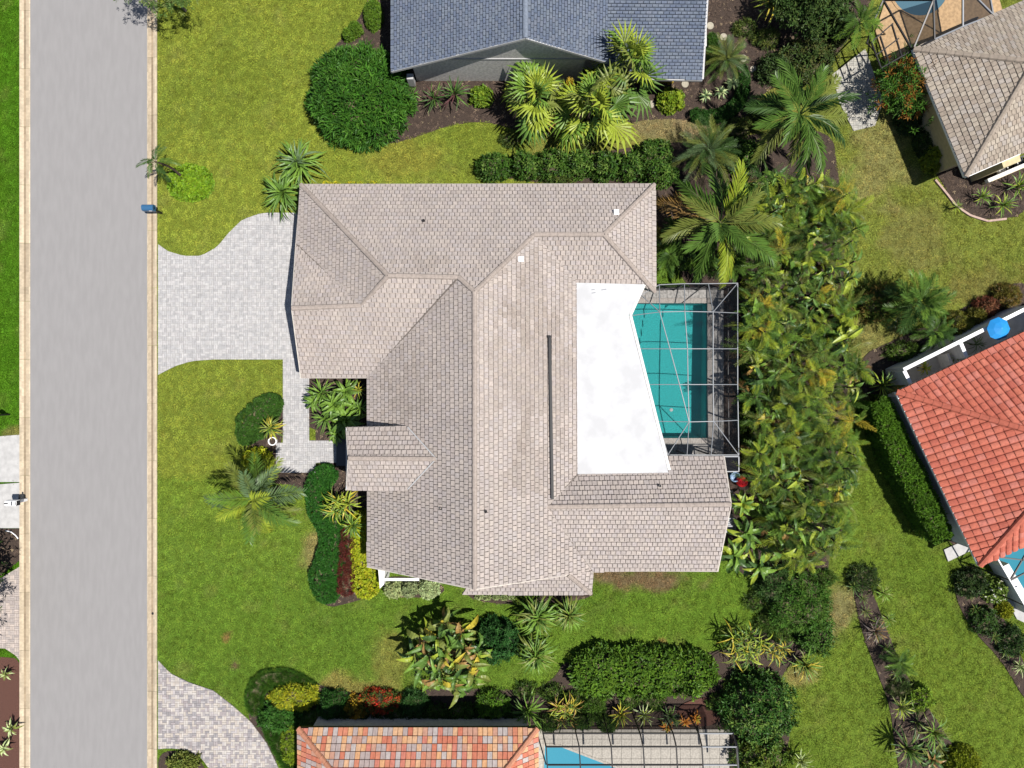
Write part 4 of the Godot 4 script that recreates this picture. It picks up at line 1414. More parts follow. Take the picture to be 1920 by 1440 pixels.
func shingle_house() -> void:
	var house := thing("house", "house with slate-blue shingle roof and grey gable wall", "house")
	var colors := [Color(0.112, 0.135, 0.182), Color(0.122, 0.146, 0.19), Color(0.10, 0.124, 0.174), Color(0.132, 0.154, 0.194)]
	var r := new_roof(house, 0.30, 0.16, 0.03, colors, 0, 0.0, false, true, 0.7)
	var peak := [985, 73, 4.9]; var back := [985, -190, 4.9]; var sw := [735, 135, 2.6]; var nw := [735, -160, 2.6]
	var va := [1092, 105, 3.9]; var vb := [1138, -60, 3.7]; var se := [1317, 149, 2.6]; var ne := [1330, -60, 3.7]; var sv := [1230, 147, 2.7]
	lay(corners([nw, back, peak, sw]), r)
	lay(corners([back, [1138, -190, 3.62], [1138, 118, 3.55], peak]), r)
	lay(corners([[1134, 145, 2.6], se, [1332, -110, 4.3], [1134, -110, 4.3]]), r)
	finish_roof(r, M.deck_blue)
	var roof: Node = r.parent
	ridge(at(985, -190, 4.93), at(985, 72, 4.93), M.cap_blue, roof, 0.3)
	for e in [[sw, peak], [peak, [1138, 118, 3.55]]]:
		bar_part("rake_board", at(e[0][0], e[0][1], e[0][2] - 0.02), at(e[1][0], e[1][1], e[1][2] - 0.02), 0.05, 0.16, M.trim, house)
	gutter(at(735, 135, 2.6), at(735, -160, 2.6), M.trim, house)
	gutter(at(1134, 145, 2.62), at(1317, 149, 2.6), M.trim, house)
	bar_part("rake_board", at(1317, 149, 2.58), at(1332, -110, 4.28), 0.09, 0.2, M.trim, house)
	var grey := textured(mat(Color(0.60, 0.585, 0.555), 0.9), M.tile_grain, 2.0)
	wall_block(house, plan([765, -120, 1300, -120, 1300, 130, 1090, 130, 1088, 152, 782, 152]), 2.6, grey)
	var g := Builder.new()
	var z := at(0, 151).z
	var pl := at(772, 151); var pr := at(1150, 151); var top := at(985, 151)
	g.tri(Vector3(pl.x, 2.55, z), Vector3(pr.x, 2.55, z), Vector3(at(985, 72, 4.8).x, 4.75, z))
	put("gable_wall", g.mesh(), grey, house)
	bar_part("wall_band", Vector3(pl.x + 0.3, 2.55, z + 0.02), Vector3(pr.x, 2.55, z + 0.02), 0.05, 0.12, M.trim, house)
	# service box and hose by the corner
	box_part("service_box", at(772, 150, 0.5) + Vector3(0, 0.2, 0.1), Vector3(0.35, 0.9, 0.3), M.trim, house)

func tan_house() -> void:
	var house := thing("house", "house with sand-coloured tiled roof and covered porch turned off the grid", "house")
	var colors := [Color(0.33, 0.28, 0.225), Color(0.30, 0.25, 0.20), Color(0.36, 0.31, 0.25), Color(0.27, 0.225, 0.18), Color(0.34, 0.30, 0.26)]
	var r := new_roof(house, 0.24, 0.27, 0.03, colors, 0, 0.0)
	var a := [1713, 92, 2.7]; var b := [1811, 331, 2.7]; var c := [2030, 236, 2.7]; var d := [1932, -3, 2.7]
	var p := [1938, 115, 4.6]; var q := [1940, 122, 4.62]
	lay(corners([a, b, p]), r)
	lay(corners([b, c, [2060, 60, 4.6], p]), r)
	lay(corners([a, p, [2060, 60, 4.6], d]), r)
	finish_roof(r, M.deck)
	var roof: Node = r.parent
	ridge(at(1713, 92, 2.74), at(1938, 115, 4.64), M.cap_tan, roof, 0.3)
	ridge(at(1811, 331, 2.74), at(1938, 115, 4.64), M.cap_tan, roof, 0.3)
	gutter(at(1713, 92, 2.7), at(1811, 331, 2.7), M.white, house)
	gutter(at(1811, 331, 2.7), at(2030, 236, 2.7), M.white, house)
	bar_part("fascia", at(1713, 92, 2.6), at(1932, -3, 2.6), 0.06, 0.2, M.bronze, house)
	wall_block(house, plan([1736, 104, 1815, 296, 1846, 286, 2010, 216, 1940, 20], 2.7), 2.62, M.stucco_tan)
	# porch: pier, low wall and beam in front of the shaded terrace
	var pier := wall_block(house, plan([1812, 318, 1846, 306, 1850, 330, 1820, 342]), 2.55, M.stucco_tan, "porch_pier")
	pier.position.y = 0.0
	bar_part("porch_sill", at(1850, 340, 0.9), at(1985, 282, 0.9), 0.2, 0.25, M.stucco_white, house)
	bar_part("porch_wall", at(1850, 342, 0.4), at(1985, 284, 0.4), 0.14, 0.78, M.stucco_tan, house)
	for i in 2:
		var s := at(1866 + i * 34, 322 - i * 12, 0.0)
		var ch := thing("patio_chair", ["white framed patio chair nearer the pier of the porch", "dark cushioned patio chair farther from the porch pier"][i], "chair", s)
		ch.rotation.y = 0.4
		box_part("seat", Vector3(0, 0.42, 0), Vector3(0.5, 0.07, 0.5), M.off_white if i == 0 else M.slate, ch)
		box_part("backrest", Vector3(0, 0.72, -0.25), Vector3(0.5, 0.55, 0.06), M.off_white if i == 0 else M.slate, ch)
		for x in [-0.22, 0.22]:
			for z in [-0.22, 0.22]: box_part("leg", Vector3(x, 0.2, z), Vector3(0.04, 0.42, 0.04), M.off_white, ch)
			box_part("armrest", Vector3(x * 1.1, 0.62, 0), Vector3(0.05, 0.04, 0.5), M.off_white, ch)
	# pool terrace and its dark cage beyond the roof
	var tan_stone := textured(mat(Color(0.42, 0.28, 0.15), 0.85), M.tile_grain, 2.4)
	sheet("pool_terrace", plan([1640, 60, 1672, -40, 1860, -40, 1880, 30, 1740, 100, 1712, 118, 1664, 132]), -0.03, 0.10, tan_stone)
	var pool := thing("swimming_pool", "rounded slate-blue swimming pool on the tan terrace", "pool", at(1722, -22))
	lathe_part("pool_rim", [Vector2(1.75, 0.09), Vector2(1.75, 0.13), Vector2(1.6, 0.13), Vector2(1.6, 0.115)], tan_stone, pool, Vector3.ZERO, 36)
	var wm := mat(Color(0.07, 0.14, 0.18), 0.08)
	lathe_part("water_surface", [Vector2(1.62, 0.118), Vector2(0, 0.12)], wm, pool, Vector3.ZERO, 36)
	var cage := thing("pool_cage", "black framed screen cage over the slate-blue rounded pool", "screen cage")
	var mesh_roof := screen_material(0.12)
	var t := {"a": at(1656, 0, 2.6), "b": at(1711, 95, 2.6), "c": at(1625, 82, 2.3), "d": at(1638, 40, 2.3), "f": at(1675, -40, 2.6), "g": at(1750, 0, 3.4), "h": at(1862, 28, 2.7), "i": at(1850, -40, 2.7), "j": at(1752, 74, 3.0), "k": at(1805, -30, 3.4), "l": at(1805, 50, 2.8)}
	for s in ["a b", "a d", "d c", "a f", "b j", "g j", "g b", "j l", "l h", "h i", "k l", "g k", "f g", "k h", "g a"]:
		var k: PackedStringArray = s.split(" ")
		bar_part("beam", t[k[0]], t[k[1]], 0.07, 0.09, M.bronze if s in ["a b", "a d", "d c", "a f", "b j", "g j", "g b", "f g", "g a"] else M.alu, cage)
	# upright wall with the door, seen slanting below the eave beam
	var low := [at(1625, 82, 0.1), at(1642, 130, 0.1)]
	var rows := [[at(1633, 78, 2.2), at(1652, 128, 2.2)], [at(1650, 68, 2.3), at(1668, 122, 2.3)], [at(1672, 45, 2.4), at(1690, 105, 2.4)]]
	for rw in rows: bar_part("beam", rw[0], rw[1], 0.06, 0.08, M.bronze, cage)
	bar_part("beam", at(1633, 80, 2.25), at(1674, 44, 2.45), 0.06, 0.08, M.bronze, cage)
	bar_part("beam", at(1642, 104, 2.25), at(1685, 72, 2.45), 0.06, 0.08, M.bronze, cage)
	bar_part("beam", at(1652, 128, 2.25), at(1710, 95, 2.55), 0.06, 0.08, M.bronze, cage)
	for pnt in [[1625, 82], [1652, 130], [1711, 98], [1640, 45]]: bar_part("post", at(pnt[0] + 20, pnt[1] + 20, 0.02), at(pnt[0] + 2, pnt[1], 2.4), 0.06, 0.06, M.bronze, cage)
	screen_quad(cage, [t.a, t.b, t.j, t.g], mesh_roof)
	screen_quad(cage, [t.k, t.l, t.h, t.i], screen_material(0.75))
	screen_quad(cage, [t.g, t.j, t.l, t.k], mesh_roof)

func red_house() -> void:
	var house := thing("house", "house with coral-red barrel tile roof and white courtyard wall", "house")
	var colors := [Color(0.44, 0.125, 0.08), Color(0.41, 0.11, 0.07), Color(0.47, 0.145, 0.095), Color(0.38, 0.10, 0.065), Color(0.45, 0.15, 0.11)]
	var r := new_roof(house, 0.37, 0.40, 0.03, colors, 300, 0.45, true, false, 0.2)
	var a := [1681, 735, 2.5]; var b := [1837, 1061, 2.5]; var c := [2040, 965, 2.5]; var d := [2040, 566, 2.5]
	var p := [1946, 812, 4.55]; var p2 := [1985, 895, 4.55]
	var ps := [1990, 780, 4.6]
	lay(corners([a, p, [2040, 780, 4.6], d]), r)
	lay(corners([a, b, p2, p]), r)
	lay(corners([b, c, [2045, 870, 4.5], p2]), r)
	finish_roof(r, M.deck_red)
	var roof: Node = r.parent
	var up := 0.1
	ridge(at(1681, 735, 2.54), at(1946, 812, 4.62), M.cap_red, roof, 0.34, 0.42)
	ridge(at(1837, 1061, 2.54), at(1985, 895, 4.62), M.cap_red, roof, 0.34, 0.42)
	gutter(at(1681, 735, 2.5), at(1837, 1061, 2.5), M.white, house)
	gutter(at(1681, 735, 2.5), at(2040, 566, 2.5), M.bronze, house)
	wall_block(house, plan([1706, 745, 1842, 1035, 2020, 950, 2020, 600], 2.5), 2.4, M.stucco_white)
	# courtyard wall along the north, with cross walls
	var white_cap: Material = M.white
	for e in [[[1694, 693], [1935, 573]], [[1708, 721], [1695, 695]], [[1813, 671], [1801, 643]]]:
		var down := Vector3(0, -0.92, 0)
		var wall := bar_part("courtyard_wall", at(e[0][0], e[0][1], 1.8) + down, at(e[1][0], e[1][1], 1.8) + down, 0.14, 1.84, M.stucco_white, house)
		bar_part("wall_cap", at(e[0][0], e[0][1], 1.83), at(e[1][0], e[1][1], 1.83), 0.19, 0.06, white_cap, wall)
	bar_part("courtyard_wall", at(1776, 690, 0.5), at(1766, 664, 0.5), 0.14, 1.04, M.stucco_white, house)
	var floor_ := Builder.new()
	floor_.prism(plan([1690, 690, 1930, 580, 1930, 640, 1710, 730]), -0.03, 0.09)
	put("courtyard_floor", floor_.mesh(), M.concrete, house)
	no_grass.append(plan([1690, 690, 1930, 580, 1930, 640, 1710, 730]))
	# blue parasol: eight-sided canopy, pole and foot
	var spot := at(1876, 616, 2.2)
	var par := thing("patio_parasol", "bright blue eight-sided patio parasol inside the white courtyard wall", "parasol", Vector3(spot.x, 0, spot.z))
	lathe_part("canopy", [Vector2(0.6, 2.02), Vector2(0.62, 2.05), Vector2(0.36, 2.2), Vector2(0.05, 2.32), Vector2(0.0, 2.32)], mat(Color(0.012, 0.21, 0.52), 0.6), par, Vector3.ZERO, 8)
	lathe_part("pole", [Vector2(0.025, 0.1), Vector2(0.025, 2.28)], M.white, par, Vector3.ZERO, 8)
	lathe_part("foot", [Vector2(0.24, 0.08), Vector2(0.24, 0.14), Vector2(0.06, 0.2), Vector2(0.0, 0.2)], M.slate, par, Vector3.ZERO, 16)
	# pool cage at the south end
	var cage := thing("pool_cage", "black framed cage with white post beside the coral-red roof", "screen cage")
	sheet("pool_terrace", plan([1860, 1075, 1960, 1030, 1990, 1200, 1905, 1160]), -0.03, 0.08, M.concrete)
	var pool := thing("swimming_pool", "blue pool under the black framed cage below the red roof", "pool", Vector3.ZERO)
	var pb := Builder.new()
	pb.prism(plan([1855, 1040, 1960, 990, 1990, 1180, 1925, 1150]), 0.06, 0.13)
	put("water_surface", pb.mesh(), mat(Color(0.03, 0.17, 0.23), 0.1), pool)
	var k := {"a": at(1868, 1044, 2.5), "b": at(1921, 1135, 2.5), "c": at(1940, 1010, 2.5), "d": at(1894, 1088, 2.5), "e": at(1960, 1055, 2.5), "f": at(1960, 1120, 2.5)}
	for s in ["a b", "a c", "d e", "b f", "a e", "d c"]:
		var q: PackedStringArray = s.split(" ")
		bar_part("beam", k[q[0]], k[q[1]], 0.06, 0.08, M.white if s == "a b" else M.bronze, cage)
	for s in ["a", "b", "d"]: bar_part("post", Vector3(k[s].x, 0.02, k[s].z), k[s] + Vector3.DOWN * 0.04, 0.06, 0.06, M.bronze, cage)
	var wl := Builder.new()
	wl.prism(plan([1850, 1052, 1862, 1046, 1915, 1135, 1905, 1142]), -0.02, 1.2)
	put("kick_wall", wl.mesh(), M.stucco_white, cage)
	# small equipment slab and gate
	sheet("equipment_pad", plan([1768, 1030, 1812, 1010, 1822, 1030, 1776, 1052]), -0.02, 0.10, M.concrete)

func mosaic_house() -> void:
	var house := thing("house", "house with multicoloured terracotta, peach and grey flat tile roof", "house")
	var colors := [Color(0.46, 0.15, 0.09), Color(0.50, 0.19, 0.115), Color(0.55, 0.30, 0.15), Color(0.55, 0.33, 0.19), Color(0.36, 0.29, 0.27), Color(0.44, 0.24, 0.17), Color(0.48, 0.17, 0.12), Color(0.40, 0.35, 0.33)]
	var r := new_roof(house, 0.26, 0.36, 0.026, colors, 300, 1.0, false, false, 0.8)
	var a := [559, 1366, 2.7]; var b := [1008, 1366, 2.7]
	lay(corners([a, b, [905, 1500, 4.6], [665, 1500, 4.6]]), r)
	lay(corners([a, [665, 1500, 4.6], [560, 1600, 2.9]]), r)
	lay(corners([b, [1010, 1600, 2.9], [905, 1500, 4.6]]), r)
	finish_roof(r, M.deck_red)
	var roof: Node = r.parent
	ridge(at(559, 1366, 2.74), at(665, 1500, 4.64), M.cap_mosaic, roof, 0.3)
	ridge(at(1008, 1366, 2.74), at(905, 1500, 4.64), M.cap_mosaic, roof, 0.3)
	gutter(at(559, 1366, 2.7), at(1008, 1366, 2.7), M.bronze, house)
	wall_block(house, plan([574, 1384, 990, 1384, 990, 1560, 574, 1560], 2.7), 2.62, M.stucco)
	# screened terrace with a pool
	var stone := textured(mat(Color(0.40, 0.37, 0.32), 0.85), M.tile_grain, 1.4)
	var deck := Node3D.new()
	deck.name = "pool_deck_south"
	deck.set_meta("kind", "structure")
	add_child(deck)
	no_grass.append(plan([995, 1355, 1375, 1355, 1375, 1480, 995, 1480]))
	var o := at(1000, 1366)
	for i in 20:
		for k in 6:
			box_part("deck_slab", Vector3(o.x + (i + 0.5) * 0.55, 0.04, o.z + (k + 0.5) * 0.55), Vector3(0.535, 0.1 + rng.randf_range(-0.003, 0.003), 0.535), stone, deck)
	var pool := thing("swimming_pool", "light blue angular pool beside the multicoloured roof", "pool", Vector3.ZERO)
	var pb := Builder.new()
	pb.prism(plan([1022, 1396, 1050, 1398, 1160, 1440, 1160, 1480, 1018, 1480]), 0.05, 0.105)
	put("water_surface", pb.mesh(), mat(Color(0.05, 0.24, 0.33), 0.08), pool)
	var rim := Builder.new()
	var line := plan([1022, 1394, 1050, 1396, 1162, 1439])
	for i in 2: rim.bar(Vector3(line[i].x, 0.1, line[i].y), Vector3(line[i + 1].x, 0.1, line[i + 1].y), 0.12, 0.04)
	put("pool_rim", rim.mesh(), stone, pool)
	var cage := thing("pool_cage", "long dark framed screen cage beside the multicoloured roof", "screen cage")
	var us := [1018, 1080, 1140, 1200, 1262, 1310, 1375]
	var screen := screen_material(0.14)
	for i in us.size():
		var u: float = us[i]
		bar_part("beam", at(u, 1375, 2.5), at(u + 6, 1400, 3.1), 0.06, 0.09, M.bronze, cage)
		bar_part("beam", at(u + 6, 1400, 3.1), at(u + 10, 1470, 3.1), 0.06, 0.09, M.bronze, cage)
		bar_part("post", Vector3(at(u, 1375, 2.5).x, 0.02, at(u, 1375, 2.5).z), at(u, 1375, 2.46), 0.06, 0.07, M.bronze, cage)
		if i < us.size() - 1:
			var n: float = us[i + 1]
			for q in [[1375, 2.5, 0], [1400, 3.1, 6], [1434, 3.1, 8]]:
				bar_part("beam", at(u + q[2], q[0], q[1]), at(n + q[2], q[0], q[1]), 0.06, 0.08, M.bronze if i < us.size() - 2 else M.alu, cage)
			screen_quad(cage, [at(u, 1375, 2.5), at(n, 1375, 2.5), at(n + 6, 1400, 3.1), at(u + 6, 1400, 3.1)], screen)
			screen_quad(cage, [at(u + 6, 1400, 3.1), at(n + 6, 1400, 3.1), at(n + 10, 1470, 3.1), at(u + 10, 1470, 3.1)], screen)
			var p := at(u, 1375, 2.5); var q2 := at(n, 1375, 2.5)
			screen_quad(cage, [Vector3(p.x, 0.1, p.z), Vector3(q2.x, 0.1, q2.z), q2, p], screen_material(0.5))
	bar_part("beam", at(1008, 1378, 2.5), at(1024, 1434, 3.1), 0.06, 0.08, M.bronze, cage)
	bar_part("beam", at(1381, 1400, 2.5), at(1386, 1470, 2.5), 0.06, 0.08, M.alu, cage)
	screen_quad(cage, [at(1375, 1375, 2.5), at(1385, 1400, 2.5), at(1388, 1470, 2.5), at(1381, 1400, 3.1)], screen_material(0.6))

func street_things() -> void:
	# blue mailbox by the kerb: post, box with rounded top, door and flag
	var base := at(303, 400)
	var o := thing("mailbox", "blue mailbox on a post beside the beige kerb", "mailbox", base)
	var blue := mat(Color(0.03, 0.10, 0.20), 0.4)
	box_part("post", Vector3(0, 0.5, 0), Vector3(0.11, 1.0, 0.11), M.bronze, o)
	box_part("bracket", Vector3(-0.12, 0.97, 0), Vector3(0.5, 0.06, 0.12), M.bronze, o)
	var b := Builder.new()
	var last := []
	for i in 9:
		var f := PI * i / 8.0
		var p := Vector3(0, 1.22 + sin(f) * 0.13, cos(f) * 0.17)
		var q := [p + Vector3(-0.42, 0, 0), p + Vector3(0.2, 0, 0)]
		if i > 0: b.quad(last[0], last[1], q[1], q[0])
		b.tri(Vector3(-0.42, 1.1, 0), q[0], last[0] if i else q[0])
		b.tri(Vector3(0.2, 1.1, 0), last[1] if i else q[1], q[1])
		last = q
	b.box(Transform3D(Basis(), Vector3(-0.11, 1.11, 0)), Vector3(0.62, 0.22, 0.338))
	put("box", b.mesh(), blue, o)
	box_part("door", Vector3(-0.43, 1.13, 0), Vector3(0.02, 0.24, 0.3), M.slate, o)
	box_part("flag", Vector3(0.05, 1.25, 0.19), Vector3(0.16, 0.06, 0.012), M.white, o)
	# white mailbox across the road, on a post in a patch of red flowers
	base = at(49, 937, 0.06)
	o = thing("mailbox", "white mailbox with black fittings on a post beside the pale concrete drive", "mailbox", base)
	box_part("post", Vector3(0, 0.45, 0), Vector3(0.14, 0.95, 0.14), M.white, o)
	var arm := box_part("arm", Vector3(0.02, 0.55, -0.16), Vector3(0.06, 0.06, 0.4), M.black, o)
	arm.position.y = 0.0
	b = Builder.new()
	for i in 9:
		var f := PI * i / 8.0
		var p := Vector3(0, 1.1 + sin(f) * 0.14, cos(f) * 0.16)
		var q := [p + Vector3(-0.3, 0, 0), p + Vector3(0.3, 0, 0)]
		if i > 0: b.quad(last[0], last[1], q[1], q[0])
		last = q
	b.box(Transform3D(Basis(), Vector3(0, 1.0, 0)), Vector3(0.6, 0.2, 0.318))
	put("box", b.mesh(), M.white, o)
	box_part("handle", Vector3(-0.2, 1.25, 0), Vector3(0.2, 0.03, 0.06), M.black, o)
	box_part("band", Vector3(0.1, 1.24, 0), Vector3(0.06, 0.03, 0.2), M.slate, o)
	box_part("cap", Vector3(0.3, 1.0, 0), Vector3(0.03, 0.24, 0.26), M.black, o)
	# black lamp post at the lawn edge
	o = thing("garden_lamp", "short black lamp post in the dark green verge", "lamp", at(18, 777))
	lathe_part("pole", [Vector2(0.05, -0.03), Vector2(0.05, 0.8), Vector2(0.07, 0.82)], M.black, o, Vector3.ZERO, 10)
	lathe_part("head", [Vector2(0.09, 0.8), Vector2(0.11, 0.84), Vector2(0.11, 1.06), Vector2(0.14, 1.08), Vector2(0.0, 1.16)], M.black, o, Vector3.ZERO, 10)
	# stepping stones round the planting by the shingle house
	var stones := [[1331, 49, 7], [1356, 70, 7], [1393, 110, 7], [1412, 131, 7], [1284, 158, 7], [1221, 196, 7]]
	var sm := textured(mat(Color(0.36, 0.33, 0.26), 0.9), M.tile_grain, 0.9)
	for s in stones:
		var st := lathe_part("stepping_stone", [Vector2(0.2, 0.0), Vector2(s[2] * UNIT, 0.03), Vector2(s[2] * UNIT - 0.01, 0.065), Vector2(0.17, 0.075), Vector2(0.15, 0.065), Vector2(0, 0.065)], sm, null, Vector3.ZERO, 18)
		st.position = at(s[0], s[1])
		tag(st, "round pale stepping stone in the mulch by the shingle house", "stone", "round stepping stones by the shingle house")
	# things behind the wing of the main house
	o = thing("garden_ball", "glossy red garden ball behind the tiled wing", "ball", at(1391, 902, 0.4) * Vector3(1, 0, 1))
	lathe_part("sphere", [Vector2(0.12, 0.06), Vector2(0.26, 0.16), Vector2(0.34, 0.36), Vector2(0.32, 0.5), Vector2(0.22, 0.64), Vector2(0.1, 0.7), Vector2(0, 0.71)], mat(Color(0.42, 0.015, 0.02), 0.12), o, Vector3.ZERO, 24)
	lathe_part("stand", [Vector2(0.18, -0.02), Vector2(0.16, 0.06), Vector2(0.12, 0.1)], M.slate, o, Vector3.ZERO, 16)
	o = thing("storage_tub", "small blue plastic tub beside the red garden ball", "tub", at(1373, 892))
	lathe_part("tub_body", [Vector2(0.2, 0.0), Vector2(0.26, 0.5), Vector2(0.28, 0.5), Vector2(0.28, 0.54), Vector2(0.22, 0.54), Vector2(0.2, 0.3), Vector2(0, 0.3)], mat(Color(0.03, 0.15, 0.32), 0.4), o, Vector3.ZERO, 16)
	for i in 2:
		o = thing("air_conditioner", ["grey air conditioner unit nearer the red garden ball", "grey air conditioner unit farther from the red garden ball"][i], "air conditioner", at(1364, 938 + i * 44, 0.4) * Vector3(1, 0, 1))
		box_part("casing", Vector3(0, 0.42, 0), Vector3(0.7, 0.8, 0.8), M.alu, o)
		for k in 7: box_part("grille_bar", Vector3(0, 0.83, -0.3 + k * 0.1), Vector3(0.6, 0.02, 0.03), M.slate, o)
		box_part("pad", Vector3(0, 0.02, 0), Vector3(0.85, 0.06, 0.95), M.concrete, o)
	# white edging stick lying by the drive
	o = thing("plastic_pipe", "short white bent pipe lying in the mulch beside the concrete drive", "pipe", at(25, 1000, 0.03))
	b = Builder.new()
	b.tube([Vector3(-0.4, 0.03, -0.15), Vector3(-0.1, 0.05, -0.1), Vector3(0.15, 0.04, 0.1), Vector3(0.3, 0.03, 0.3)], [0.03, 0.03, 0.03, 0.03], 6)
	put("pipe", b.mesh(), M.white, o)
	# drain hole in the kerb
	var dr := lathe_part("kerb_drain", [Vector2(0.07, 0.0), Vector2(0.075, 0.03), Vector2(0.05, 0.034), Vector2(0, 0.032)], M.black, null, Vector3.ZERO, 12)
	dr.position = at(287, 1150)
	tag(dr, "small black drain cap set in the beige kerb", "drain")

# ---------------------------------------------------------------- planting
func C(r: float, g: float, b: float) -> Color: return Color(r, g, b)

func front_planting() -> void:
	var dark := [C(.03, .075, .012), C(.04, .095, .015), C(.025, .06, .012)]
	var mid := [C(.06, .125, .015), C(.075, .15, .02), C(.05, .10, .015)]
	var lime := [C(.21, .25, .012), C(.25, .29, .015), C(.16, .21, .012), C(.28, .28, .02)]
	# verge: young palm and clipped mound
	shrub("mound_shrub", "bright green clipped mound round the young street palm", "", 352, 340, 43, 35, 0.75, "round", 0.15, [C(.11, .20, .012), C(.09, .17, .012), C(.14, .23, .015)], {"rough": 0.05, "square": 1.2})
	rosette("young_palm", "slender young palm rising from the clipped mound by the kerb", "palm", "", 290, 303, 34, 3.3, "feather", 9, [M.g_dark, M.g_mid], 60, -25, 0.06)
	tree("street_tree", "thin street tree with sparse leaf tufts hanging over the road", "tree", "", at(348, 20), 4.2, 1.9, 10, 40, "lance", 0.24, [C(.07, .13, .03), C(.09, .15, .04), C(.13, .17, .06)], 0.06, 0.5)
	tree("street_tree", "broad tree whose shade falls on the paver drive over the road", "tree", "", at(-28, 1148), 4.2, 2.1, 14, 60, "lance", 0.28, [C(.05, .09, .02), C(.04, .08, .02)], 0.1, 0.5)
	tree("street_tree", "dark tree shading the mulch beside the concrete drive", "tree", "", at(-8, 1050), 3.6, 1.5, 11, 60, "broad", 0.26, [C(.04, .07, .02), C(.03, .06, .015)], 0.08, 0.5)
	for s in [[12, 1264, 13, 0.4, "pale grey rosette plant with the fewest neighbours in the red mulch"], [22, 1365, 16, 0.45, "cream striped rosette plant in the red mulch beside the kerb"], [8, 1402, 16, 0.5, "pale rosette plant with dark heart in the red mulch"]]:
		rosette("bromeliad", s[4], "plant", "pale plants in the red mulch", s[0], s[1], s[2], s[3], "tongue", 14, [M.g_pale, M.g_olive, M.g_pale], 70, 5, 0.04)
	# lens of groundcover and potted croton by the walk
	hedge("groundcover", "dark green lens of low groundcover beside the front walk", [524, 745, 500, 765, 470, 800, 452, 832], [26, 56, 62, 24], 0.35, "fine", 0.13, dark)
	var pot := at(516, 826)
	var o := thing("plant_pot", "round white plant pot holding the yellow-green croton", "pot", pot)
	lathe_part("pot_body", [Vector2(0.15, -0.02), Vector2(0.21, 0.4), Vector2(0.24, 0.4), Vector2(0.24, 0.46), Vector2(0.19, 0.46), Vector2(0.18, 0.36)], M.white, o, Vector3(0, 0.02, 0), 20)
	lathe_part("soil", [Vector2(0.185, 0.38), Vector2(0.0, 0.41)], M.mulch, o, Vector3(0, 0.02, 0), 16)
	rosette("croton", "yellow-green croton growing in the white pot by the walk", "plant", "", 509, 803, 25, 0.85, "strap", 60, [M.g_lime, M.g_olive, M.g_yellow, M.g_mid], 85, -10, 0.05)
	# queen palm on the front lawn
	shrub("yellow_shrub", "round yellow-green shrub under the front lawn palm", "", 480, 864, 28, 25, 0.9, "round", 0.16, lime)
	rosette("queen_palm", "tall feathery palm with grey-green fronds on the front lawn", "palm", "", 478, 935, 82, 3.6, "feather", 20, [M.g_blue, M.g_fresh, M.g_olive, M.g_lime, M.g_mid, M.g_lime], 75, -22, 0.11, 0.0)
	# bed under the garage eave
	var spots := [[604, 738, 34, 0.9], [650, 735, 30, 1.0], [650, 787, 40, 0.9], [612, 785, 34, 0.8], [628, 760, 34, 1.1], [590, 752, 24, 0.7], [675, 765, 26, 0.9], [632, 812, 24, 0.7]]
	var words_ := ["nearest the driveway corner", "under the garage eave", "with the widest leaves beside the porch roof", "along the walk edge", "in the middle of the courtyard bed", "spilling over the walk", "against the main wall", "by the entrance step"]
	for i in spots.size():
		var s: Array = spots[i]
		rosette("philodendron", "glossy green rosette plant " + words_[i], "plant", "rosette plants of the courtyard bed", s[0], s[1], s[2], s[3], "tongue" if i % 3 else "strap", 24, [M.g_fresh, M.g_mid, M.g_fresh, M.g_mid], 80, -10, 0.05)
	rosette("croton", "small yellow croton in the courtyard corner under the main eave", "plant", "", 672, 730, 18, 1.1, "strap", 22, [M.g_yellow, M.g_lime, M.g_olive], 80, 0, 0.03)
	# three bands of hedge along the front wall
	hedge("hedge", "dark green winding hedge between the front lawn and the red hedge", [626, 882, 596, 905, 598, 950, 622, 1000, 620, 1050, 606, 1090, 622, 1130], [40, 44, 50, 50, 56, 58, 40], 0.6, "fine", 0.13, [C(.022, .085, .012), C(.03, .10, .015), C(.018, .07, .012)], {"rough": 0.05})
	hedge("hedge", "dark red leafed hedge between green and lime hedges", [652, 985, 652, 1040, 649, 1085, 648, 1118], [26, 29, 33, 32], 0.75, "lance", 0.15, [C(.085, .018, .016), C(.12, .02, .022), C(.06, .02, .015), C(.10, .03, .02)], {"rough": 0.1})
	hedge("hedge", "lime yellow hedge along the main wall beside the red hedge", [674, 960, 674, 1010, 680, 1060, 685, 1105, 686, 1122], [24, 30, 38, 46, 44], 0.8, "round", 0.16, lime, {"rough": 0.12})
	rosette("cordyline", "yellow-green strappy plant between porch roof and red hedge", "plant", "", 640, 945, 33, 1.2, "strap", 80, [M.g_lime, M.g_fresh, M.g_olive, M.g_lime, M.g_yellow], 80, -15, 0.06, 0.0, {"hearts": 4, "ring": 0.5, "wild": 0.4})
	rosette("cordyline", "lower strappy green plant reaching to the red hedge", "plant", "", 662, 985, 30, 1.0, "strap", 26, [M.g_fresh, M.g_lime, M.g_mid], 75, -10, 0.05)
	for s in [[737, 1106, 18, "pale cream shrub beside the low white wall", C(.24, .28, .13)], [767, 1106, 16, "pale grey-green shrub between the two cream shrubs", C(.18, .22, .11)], [803, 1105, 21, "widest pale cream shrub under the south gable", C(.26, .32, .16)]]:
		var c: Color = s[4]
		shrub("pale_shrub", s[3], "pale shrubs below the south gable", s[0], s[1], s[2], s[2] * 0.95, 0.8, "round", 0.13, [c, c * 1.15, c * 0.8])
	for i in 6:
		shrub("pale_shrub", "small pale groundcover plant in the row along the south eave", "low plants along the south eave", 898 + i * 15.5, 1119 + (i % 2), 8, 6, 0.35, "round", 0.1, [C(.22, .27, .12), C(.16, .21, .08)], {"core": false})
